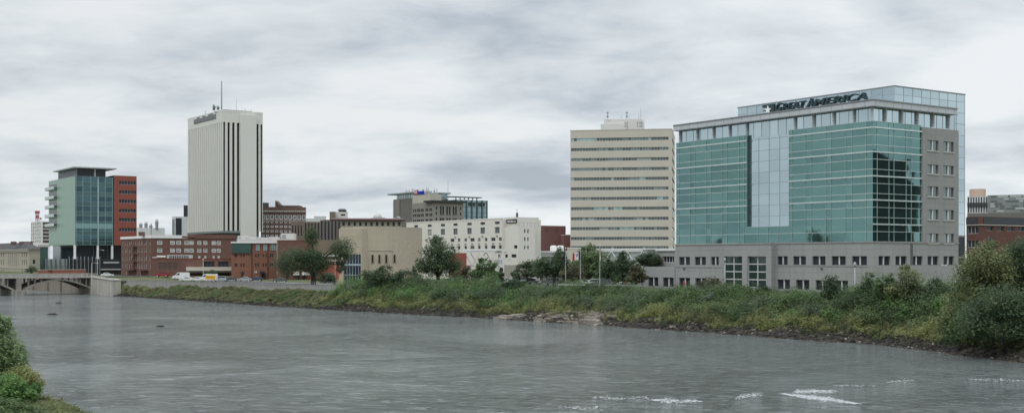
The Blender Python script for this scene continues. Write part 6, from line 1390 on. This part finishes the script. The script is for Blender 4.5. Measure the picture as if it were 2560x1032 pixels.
T('silver_bush', 'pale silver-leaved bush on the bank below the podium', 1775, 211, 729, 34, BUSH, 'silver', n=1500, seed=25, leaf=.15)
T('round_shrub', 'clipped dark round shrub left of the podium lamp post', 2077, 190, 684, 44, R1, 'dark', n=2000, seed=26, leaf=.16, trunk=.1)
T('tall_shrub', 'feathery green shrub right of the podium lamp post', 2168, 184, 678, 54, WIDE, 'mid', n=2200, seed=27, leaf=.17)
T('tall_shrub', 'green shrub before the corner of the podium', 2215, 180, 680, 58, WIDE, 'mid', n=2400, seed=28, leaf=.17)
T('broad_shrub', 'tallest bank shrub with brownish top before the right podium wall', 2268, 178, 661, 90, OVAL, 'olive', n=4600, seed=29, leaf=.17)
T('tall_shrub', 'dark green shrub at the right end of the podium retaining wall', 2335, 176, 688, 62, WIDE, 'dark', n=2600, seed=30, leaf=.17)
T('maple_tree', 'large yellowing tree in front of the red brick building', 2462, 158, 607, 132, [(0, .72, .85, .5), (-.45, .55, .6, .4), (.45, .55, .6, .5), (0, .35, .8, .5), (.1, .92, .35, .16)], 'olive', n=12000, seed=31, leaf=.18, trunk=.35)
T('maple_tree', 'dark green tree behind the yellowing tree, before the red brick building', 2562, 160, 596, 120, [(0, .7, .9, .6), (-.3, .4, .8, .5), (.4, .5, .6, .6)], 'dark', n=12000, seed=32, leaf=.18, trunk=.35)
T('maple_tree', 'dark spreading tree low on the bank, under the yellowing tree', 2505, 146, 700, 190, [(0, .6, .7, .7), (-.5, .4, .6, .6), (.5, .5, .6, .8), (-.1, .25, .9, .4)], 'dark', n=12000, seed=33, leaf=.17, zb=1.4)
T('tall_shrub', 'olive bush at the left foot of the yellowing tree', 2395, 158, 712, 90, BUSH, 'olive', n=4200, seed=34, leaf=.17)
T('tall_shrub', 'pale green bush beneath the yellowing tree near the water', 2420, 153, 762, 90, BUSH, 'mid', n=3200, seed=35, leaf=.16)
# trees further up the near bank, beyond the left edge; the glass office mirrors their dark tops along its foot
proto_t = None
for k, (a_, b_, h_) in enumerate([(210, 2, 13), (232, 9, 17), (250, 4, 12), (268, 12, 15), (291, 6, 19), (318, 10, 14), (344, 2, 16)]):
    p_ = gp(a_, b_); lab = ['first', 'second', 'third', 'fourth', 'fifth', 'sixth', 'seventh'][k] + ' tree upstream on the near bank, mirrored in the glass office'
    if proto_t is None: proto_t = T('bank_tree', lab, CX + F*p_.x/p_.y, p_.y, HY-(2.7+h_-H)*F/p_.y, 150, OVAL, 'dark', n=2600, seed=90, leaf=.4, group='trees upstream on the near bank'); h0 = h_
    else: c_ = copy_tree(proto_t); c_.location = (p_.x, p_.y, gz(p_)); c_.scale = (h_/h0*(.8+.1*(k % 3)),)*2 + (h_/h0,); c_.rotation_euler = (0, 0, k*1.3); c_['label'] = lab
# foreground growth on the near bank
T('willow_bush', 'tall grey-green bush overhanging the near bank, tallest of the near growth', -14, 84, 788, 156, [(0, .55, .75, .85), (.30, .40, .62, .62), (-.2, .80, .5, .34), (.20, .84, .30, .3), (.45, .22, .5, .4)], 'fresh', n=30000, seed=40, leaf=.085, clump=.13, trunk=.22, droop=.2)
T('leafy_shrub', 'bright green leafy shrub in front of the tall grey-green bush', 10, 77, 930, 150, BUSH, 'bright', n=9000, seed=41, leaf=.10, clump=.18)
T('yellow_bush', 'yellow-green vine-covered bush beside the tall grey-green bush', 54, 82, 905, 90, BUSH, 'yellow', n=6000, seed=42, leaf=.085, clump=.18)
T('olive_bush', 'low olive bush between the yellow-green bush and the near stones', 70, 78, 985, 90, BUSH, 'olive', n=4000, seed=44, leaf=.08, clump=.18)
T('weedy_bush', 'dull green low bush under the bright green shrub', 10, 68, 990, 150, BUSH, 'mid', n=7000, seed=45, leaf=.08, clump=.18)
T('small_sprig', 'small grey-green sprig on the near bank, right of the big bush', 128, 88, 1000, 44, BUSH, 'grey', n=900, seed=43, leaf=.08, clump=.2)

def bank_veg(name, label, n, arange, trange, hr, rr, mats, n_per, leaf, seed, slim=0.0, tpow=1.0, dens=None):
    """weeds and bushes too many to count on the river bank"""
    rs = np.random.RandomState(seed); a = rs.uniform(*arange, n); t = trange[0] + (trange[1]-trange[0])*rs.random_sample(n)**tpow
    b = bl(a) + t; z = ground_z(a, b); g = .5+.5*np.sin(a*.33+b*.21+seed)*np.cos(a*.11-b*.4+seed*2)
    if dens is not None: k = rs.random_sample(n) < dens(a, t, g); a, t, b, z, g = a[k], t[k], b[k], z[k], g[k]
    n = len(a); R_ = rs.uniform(*rr, n)*(.7+.6*g); h = rs.uniform(*hr, n)*(.55+.9*g)
    X = A2.x*a+B2.x*b; Y = A2.y*a+B2.y*b; C = np.stack([X, Y, z + h*.45], 1)
    Q = leaf_quads(rs, C*0, np.ones(n), n_per, leaf, shell=.3, up=1.1)
    sc = np.stack([R_, R_, h*.62], 1); cen = Q.mean(1); ci = np.repeat(np.arange(n), n_per)
    Q = (Q - cen[:, None]) + (cen*sc[ci] + C[ci])[:, None]
    gz_ = ground_z(*( (Q.mean(1)[:, 0]*A2.x + Q.mean(1)[:, 1]*A2.y), (Q.mean(1)[:, 0]*B2.x + Q.mean(1)[:, 1]*B2.y) )); ok = Q[:, :, 2].min(1) > gz_ - .1
    mi = rs.randint(0, len(mats), n)[ci] if len(mats) > 1 else np.zeros(len(Q), int)
    if len(mats) > 1: mi = np.clip(np.floor((g*len(mats)))[ci] + (rs.random_sample(n) < .25)[ci], 0, len(mats)-1).astype(int)
    tag(quads_obj(name, Q[ok], [LEAF[m] for m in mats], None, mi[ok]), label, 'undergrowth', kind='stuff')
# upper thicket, middle slope, yellow-flowered fringe, tall reeds
bank_veg('bank_thicket', 'dense dark green thicket along the top of the far bank', 1500, (92, 252), (8.5, 15), (1.3, 2.4), (.8, 1.5), ('dark', 'mid', 'mid'), 85, .155, 11)
bank_veg('bank_brush', 'mixed green brush covering the middle of the far bank', 2600, (80, 262), (5.0, 14), (1.1, 2.3), (.55, 1.15), ('mid', 'olive', 'mid', 'grey'), 75, .14, 12)
bank_veg('goldenrod', 'yellow-green flowering weeds in a band above the rocks', 2600, (76, 268), (3.0, 7.6), (.7, 1.6), (.4, .85), ('olive', 'yellow', 'olive', 'yellow'), 60, .115, 13)
bank_veg('tall_reeds', 'fresh green tall stems on the bank below the drum building', 700, (214, 268), (5, 12.5), (1.4, 2.6), (.35, .7), ('bright', 'mid', 'bright'), 60, .15, 14)
bank_veg('bank_grass', 'rough olive grass and weeds on the left part of the bank by the low wall', 3600, (256, 392), (1.4, 8.2), (.22, .6), (.4, .9), ('olive', 'straw', 'olive', 'straw', 'mid'), 36, .16, 15, dens=lambda a, t, g: t < np.interp(a, [262, 340, 376, 391], [8.2, 8.2, 5.4, 1.6]))
bank_veg('bank_bushes', 'rounded loose bushes scattered over the far bank', 330, (84, 262), (5, 13.5), (1.4, 2.6), (1.1, 2.1), ('mid', 'olive', 'bright', 'grey', 'mid', 'dark'), 330, .14, 18)
bank_veg('tall_thicket', 'tall green thicket on the bank below the right podium wall', 620, (88, 124), (7, 16), (2.4, 4.2), (.9, 1.6), ('mid', 'bright', 'mid', 'dark'), 150, .15, 19)
bank_veg('goldenrod', 'pale yellow flower heads along the lower edge of the weeds', 1100, (78, 225), (2.8, 5.4), (.6, 1.2), (.3, .6), ('yellow', 'yellow', 'straw'), 46, .10, 23)
bank_veg('rock_weeds', 'sparse weeds between the waterline rocks', 420, (76, 300), (1.4, 3.6), (.3, .8), (.25, .5), ('olive', 'brown', 'dark'), 34, .11, 16)
bank_veg('shade_undergrowth', 'dark undergrowth beneath the trees at the right edge', 700, (58, 92), (2.5, 20), (1.4, 2.6), (.9, 1.5), ('dark', 'dark', 'mid'), 85, .15, 17)
def near_grass():
    rs = np.random.RandomState(50); n = 9000; a = rs.uniform(52, 135, n); b = NB - rs.uniform(1.0, 9, n); z = ground_z(a, b)
    C = np.stack([A2.x*a+B2.x*b, A2.y*a+B2.y*b, z+.12], 1); Q = leaf_quads(rs, C, rs.uniform(.2, .5, n), 20, .085, up=.7)
    tag(quads_obj('bank_grass', Q, LEAF['olive']), 'low weeds on the near bank at the lower left corner', 'undergrowth', kind='stuff')
    root_r = rocks('near_rocks', 'dark stones on the near bank at the lower left corner', 10, 60, (80, 81), (0, 1), (.2, .3), RK[:2]); me = root_r.data; bpy.data.objects.remove(root_r)
    mb = MB(); r2 = random.Random(6)
    for k in range(300):
        a, b = r2.uniform(70, 128), NB - r2.uniform(-.6, 2.6); p = gp(a, b); z = float(ground_z(a, b)); r = r2.uniform(.12, .42); th = r2.uniform(0, 3.1); q = []
        for i in range(4): t = th+i*math.pi/2+r2.uniform(-.3,.3); q.append((p.x+r*math.cos(t)*r2.uniform(.7,1.2), p.y+r*math.sin(t)*r2.uniform(.7,1.2)))
        mb.hexa([(x, y, z-r*.4) for x, y in q] + [(x*.6+p.x*.4, y*.6+p.y*.4, z+r*r2.uniform(.3,.7)) for x, y in q], r2.choice((0,1)))
    tag(mb.build('near_rocks', RK[:2]), 'dark stones on the near bank at the lower left corner', 'rocks', kind='stuff')
near_grass()

# ---------------------------------------------------------------- flags
def flag(px, Y, ytop, label, kind, group='flagpoles by the car park'):
    p = at(px, Y); z0 = gz(p); zt = zat(ytop, Y); root = empty('flagpole', p, z0, label, 'flagpole', group); m = MB(); m.tube([(p.x,p.y,z0),(p.x,p.y,z0+3),(p.x,p.y,zt)], [.10,.085,.055], 8); m.build('pole', plain('pale pole', (.42,.43,.43), .4, .3), root)
    m = MB(); m.tube([(p.x,p.y,zt-.02),(p.x,p.y,zt+.1),(p.x,p.y,zt+.24)], [.04,.13,.03], 8); m.build('finial', ALU, root)
    cols = dict(red=(.42,.02,.035), white=(.72,.72,.70), blue=(.02,.035,.12), dark=(.04,.04,.07)); mats = [plain('flag '+k, v, .7) for k, v in cols.items()]
    m = MB(); n = 14
    if kind == 'open':      # blows to the left: blue at the pole, white middle with a dark emblem, red at the fly
        w, h = 1.85, 1.5; zf = zt-.55; P = lambda i, j: (p.x-.06-w*i/n*.82, p.y+.16*math.sin(i*.8+j*.5), zf-h*j/5-.32*(i/n)**1.5+.05*math.sin(i*.9))
        for i in range(n):
            for j in range(5):
                mi = 2 if i < 3 else (0 if i >= 10 else 1)
                if 4 <= i <= 7 and j == 1 and i != 6: mi = 3
                if 5 <= i <= 6 and j == 2: mi = 3
                m.quad(P(i,j),P(i,j+1),P(i+1,j+1),P(i+1,j), mi)
    else:                   # hangs limp
        h = 2.3; cmap = (3, 2, 3, 2) if kind == 'dark' else (1, 2, 1, 0)
        P = lambda i, j: (p.x-.05-(.10+.5*math.sin(i/n*math.pi))*(.25+.5*j/6)*(1 if kind == 'dark' else -1), p.y+.2*math.cos(i*1.7)*(.4+.6*j/6), zt-.4-h*j/6)
        for i in range(n):
            for j in range(6): m.quad(P(i,j),P(i,j+1),P(i+1,j+1),P(i+1,j), cmap[(i//3) % 4])
    m.build('flag', mats, root)
flag(1414, 247, 621, 'flagpole with a limp dark flag, leftmost of the three poles', 'dark')
flag(1451, 244, 622, 'flagpole flying the red and white flag, the middle pole', 'open')
flag(1499.5, 237, 615, 'flagpole with a limp pale flag, rightmost of the three poles', 'pale')

# ---------------------------------------------------------------- vehicles
def car_proto(kind):
    L_, Wd = {'sedan': (4.6, .88), 'suv': (4.7, .92), 'van': (5.6, 1.0)}[kind]; s = L_/2
    prof = {'sedan': [(-s,.38),(-s+.05,.82),(-s+.75,.98),(-s+1.35,1.40),(s-2.0,1.42),(s-1.25,1.0),(s-.25,.82),(s,.55),(s-.05,.35)],
            'suv': [(-s,.42),(-s,1.0),(-s+.35,1.68),(s-1.95,1.72),(s-1.25,1.12),(s-.2,.98),(s,.6),(s-.05,.40)],
            'van': [(-s,.42),(-s,2.2),(-s+.2,2.38),(s-1.6,2.38),(s-.95,1.45),(s-.15,1.15),(s,.62),(s-.05,.40)]}[kind]
    root = empty('parked_car', (0, 0), 0, 'x', 'car'); body = MB(); n = len(prof)
    zc = max(z for _, z in prof)
    def half(z): return Wd - (.16 if kind != 'van' else .06)*max(0, (z-.95)/(zc-.95))
    for sgn in (-1, 1):
        pts = [(x, sgn*half(z), z) for x, z in prof]; body.poly(pts if sgn < 0 else pts[::-1])
    for i in range(n):
        j = (i+1) % n; a, b = prof[i], prof[j]; body.quad((a[0],-half(a[1]),a[1]),(a[0],half(a[1]),a[1]),(b[0],half(b[1]),b[1]),(b[0],-half(b[1]),b[1]))
    bo = body.build('body', plain('car paint', (.5,.5,.5), .25), root)
    gl = MB(); zr = zc-.10; zb = 1.0 if kind == 'sedan' else (1.12 if kind == 'suv' else 1.5)
    if kind == 'sedan': side = [(-s+.95,zb),(-s+1.45,zr-.02),(s-2.05,zr),(s-1.4,zb)]
    elif kind == 'suv': side = [(-s+.3,zb),(-s+.5,zr),(s-2.0,zr),(s-1.45,zb)]
    else: side = [(s-2.3,zb),(s-2.3,zr-.15),(s-1.75,zr-.15),(s-1.15,zb)]
    for sgn in (-1, 1): pts = [(x, sgn*(half(z)+.012), z) for x, z in side]; gl.poly(pts if sgn < 0 else pts[::-1])
    k = [p for p in prof if p[0] > 0 or True]
    fr = {'sedan': ((s-1.95,1.40),(s-1.30,1.02)), 'suv': ((s-1.90,1.68),(s-1.28,1.15)), 'van': ((s-1.56,2.32),(s-.98,1.5))}[kind]
    rr = {'sedan': ((-s+1.30,1.38),(-s+.80,1.0)), 'suv': ((-s+.30,1.62),(-s+.03,1.08)), 'van': None}[kind]
    for seg, o in ((fr, .02), (rr, -.02)):
        if seg: (xa, za), (xb, zb_) = seg; q = [(xb+o,-half(zb_)+.1,zb_+.01),(xb+o,half(zb_)-.1,zb_+.01),(xa+o,half(za)-.08,za+.01),(xa+o,-half(za)+.08,za+.01)]; gl.quad(*(q if o > 0 else q[::-1]))
    gl.build('windows', plain('car glass', (.02,.025,.03), .08, 0, .6), root)
    for sx in (-s+.85, s-.9):
        for sy in (-1, 1):
            w = MB(); w.tube([(sx, sy*(Wd-.2), .33),(sx, sy*(Wd+.015), .33)], [.33,.33], 16); ww = w.build('wheel', plain('tyre', (.02,.02,.02), .8), root); r = MB(); r.tube([(sx, sy*(Wd+.016), .33),(sx, sy*(Wd+.03), .33)], [.2,.2], 12); r.build('rim', ALU, ww)
    for sy in (-1, 1):
        h = MB(); h.box(s-.16, s+.01, sy*.62-.16, sy*.62+.16, .64, .80); h.build('headlight', plain('headlight', (.7,.7,.68), .1), root)
        h = MB(); h.box(-s-.02, -s+.1, sy*.68-.12, sy*.68+.12, .75, .98); h.build('taillight', plain('taillight', (.35,.01,.01), .3), root)
    return root
PROTO = {k: car_proto(k) for k in ('sedan', 'suv', 'van')}
PAINT = {k: plain('car paint '+k, v, .25, m_) for k, v, m_ in (('white',(.72,.73,.73),0),('silver',(.42,.44,.45),.5),('grey',(.12,.125,.13),.4),('black',(.02,.02,.022),0),('red',(.30,.015,.02),0),('blue',(.04,.07,.14),.2),('orange',(.45,.10,.03),0))}
USED = set()
def car(label, px, Y, kind, paint, head=0.0, group='cars parked along the river road', z=None):
    if kind in USED: r = copy_tree(PROTO[kind])
    else: r = PROTO[kind]; USED.add(kind)
    p = at(px, Y); r.location = (p.x, p.y, (gz(p) if z is None else z)+.04); d = -A2 if head == 0 else A2
    ang = math.atan2(d.y, d.x) if head in (0, 1) else math.radians(head); r.rotation_euler = (0, 0, ang); r['label'] = label; r['group'] = group; r['category'] = {'van': 'van'}.get(kind, 'car')
    r.name = 'parked_van' if kind == 'van' else 'parked_car'
    for ch in r.children:
        if ch.name.startswith('body'): ch.material_slots[0].link = 'OBJECT'; ch.material_slots[0].material = PAINT[paint]
    return r
G2 = 'cars in the car park behind the bank trees'
car('white van parked behind the white sedans by the low brick garage', 452, 412, 'van', 'white', 200)
car('white sedan, leftmost of the two white sedans behind the low wall', 467, 391, 'sedan', 'white', 180)
car('white sedan nosed up behind the yellow-panelled van', 494, 389, 'sedan', 'white', 180)
v = car('white van with a large yellow panel on its side', 521, 386, 'van', 'white', 180)
m = MB(); o = v.matrix_basis
q = MB(); q.box(-2.45, .75, 1.005, 1.03, .75, 1.95); yp = q.build('yellow_panel', plain('yellow panel', (.75,.42,.03), .5)); yp.parent = v
q = MB(); rs_ = random.Random(2); x = -2.2
while x < .4: w = rs_.uniform(.16, .3); q.box(x, x+w, 1.031, 1.04, 1.2, rs_.choice((1.45, 1.5, 1.65))); x += w+.08
lt = q.build('panel_lettering', plain('orange red print', (.5,.12,.02), .5)); lt.parent = yp
car('silver hatch-like car right of the yellow-panelled van', 548, 389, 'suv', 'silver', 185)
car('dark grey sedan left of the arched door', 577, 392, 'sedan', 'grey', 180)
car('silver sedan in front of the arched brick building', 612, 390, 'sedan', 'silver', 180)
car('dark blue sedan in front of the stone plinth of the arched building', 640, 392, 'sedan', 'blue', 180)
car('red van-like car at the left end of the low brick garage', 406, 418, 'suv', 'red', 180)
car('pale car on the road behind the abutment', 268, 440, 'sedan', 'white', 20)
car('dark sedan near the foot of the leaning willow', 700, 372, 'sedan', 'grey', 180)
car('black car beside the orange-red shop front', 822, 352, 'sedan', 'black', 180)
for k, (px, Y, kd, pt, hd, lb_) in enumerate([
    (1003, 300, 'sedan', 'silver', 150, 'silver car between the shrubs right of the drum building'), (1085, 305, 'sedan', 'white', 150, 'white car low behind the dense round-topped tree'),
    (1120, 308, 'suv', 'white', 140, 'white suv right of the dense round-topped tree trunk'), (1147, 303, 'sedan', 'orange', 150, 'small orange car beside the brownish tree'),
    (1248, 300, 'suv', 'white', 150, 'white suv beneath the twin-head lamp'), (1278, 304, 'sedan', 'white', 150, 'white sedan below the hotel base wall'), (1308, 285, 'suv', 'silver', 140, 'silver suv under the airy grey-green tree'),
    (1330, 282, 'sedan', 'silver', 150, 'silver sedan at the right of the airy tree'), (1425, 270, 'van', 'silver', 170, 'silver van left of the middle flagpole'),
    (1446, 255, 'sedan', 'white', 160, 'white sedan directly behind the middle flagpole'), (1463, 256, 'sedan', 'white', 160, 'white sedan right of the middle flagpole'),
    (1486, 252, 'suv', 'white', 150, 'white suv just left of the third flagpole'), (1505, 250, 'suv', 'grey', 165, 'dark grey suv just right of the third flagpole'), (1514, 263, 'van', 'white', 150, 'white van right of the third flagpole'),
    (1538, 262, 'sedan', 'white', 120, 'white sedan nearest the pointed tree'), (1556, 263, 'sedan', 'orange', 120, 'orange sedan at the foot of the pointed tree'), (1572, 262, 'suv', 'white', 115, 'white suv in front of the reddish tree'),
    (1590, 262, 'suv', 'white', 115, 'white suv under the reddish tree'), (1607, 262, 'suv', 'white', 115, 'white suv against the left end of the podium'), (1380, 268, 'suv', 'grey', 150, 'dark suv beneath the broad dark tree left of the flagpoles')]):
    car(lb_, px, Y, kd, pt, hd, G2)
def guard_rail():
    root = empty('guard_rail', at(1520, 236), 6, 'thin pale rail along the edge of the car park beside the flagpoles', 'railing'); m = MB(); P, Q = at(1395, 243), at(1612, 232); fc = Face(P, Q-P); L_ = (Q-P).length; z = 6.0
    m.fbox(fc, 0, L_, 0, .08, z+.72, z+.86); m.build('rail', plain('pale rail', (.55,.56,.55)), root); m = MB()
    for i in range(13): m.fbox(fc, L_*i/12-.05, L_*i/12+.05, -.08, -.002, z-.3, z+.85)
    m.each('post', GREYMETAL, root)
guard_rail()

# ---------------------------------------------------------------- the walker in red
def person():
    p = at(1710, 232); z = 6.0; root_l = 'person in a red top and dark trousers standing before the podium windows'
    J = dict(pel=(0,0,.95), ch=(0,.01,1.28), nk=(0,.01,1.48), hd=(0,-.01,1.60), top=(0,0,1.74), ls=(-.19,0,1.42), le=(-.26,.02,1.15), lh=(-.25,-.08,.92), rs=(.19,0,1.42), re=(.27,.03,1.15), rh=(.26,-.06,.92),
             lk=(-.11,-.03,.50), la=(-.12,.03,.09), lt=(-.13,-.12,.04), rk=(.12,-.06,.50), ra=(.13,.0,.09), rt=(.14,-.15,.04), lp=(-.1,0,.9), rp=(.1,0,.9))
    E = [('pel','ch'),('ch','nk'),('nk','hd'),('hd','top'),('ch','ls'),('ls','le'),('le','lh'),('ch','rs'),('rs','re'),('re','rh'),('pel','lp'),('lp','lk'),('lk','la'),('la','lt'),('pel','rp'),('rp','rk'),('rk','ra'),('ra','rt')]
    Rd = dict(pel=.15, ch=.165, nk=.06, hd=.10, top=.075, ls=.075, le=.05, lh=.038, rs=.075, re=.05, rh=.038, lk=.065, la=.045, lt=.04, rk=.065, ra=.045, rt=.04, lp=.10, rp=.10)
    ks = list(J); me = bpy.data.meshes.new('person'); me.from_pydata([J[k] for k in ks], [(ks.index(a), ks.index(b)) for a, b in E], [])
    o = bpy.data.objects.new('person', me); SC.collection.objects.link(o); sk = o.modifiers.new('skin', 'SKIN')
    for i, k in enumerate(ks): me.skin_vertices[0].data[i].radius = (Rd[k], Rd[k]*.85)
    me.skin_vertices[0].data[0].use_root = True; ss = o.modifiers.new('s', 'SUBSURF'); ss.levels = 2; ss.render_levels = 2
    bpy.context.view_layer.update(); m2 = bpy.data.meshes.new_from_object(o.evaluated_get(bpy.context.evaluated_depsgraph_get())); bpy.data.objects.remove(o)
    for c in (plain('red jacket', (.42,.025,.035), .8), plain('dark trousers', (.03,.03,.035), .8), plain('skin', (.45,.28,.2), .6), plain('dark hair', (.03,.02,.015), .7)): m2.materials.append(c)
    for f in m2.polygons:
        c = f.center; f.use_smooth = True
        f.material_index = 1 if (c.z < .93 and abs(c.x) < .22) else (2 if c.z < .96 else (0 if c.z < 1.49 else (3 if (c.z > 1.68 or c.y > .03) else 2)))
    o = bpy.data.objects.new('person', m2); SC.collection.objects.link(o); o.location = (p.x, p.y, z); o.rotation_euler = (0, 0, .5); tag(o, root_l, 'person')
person()
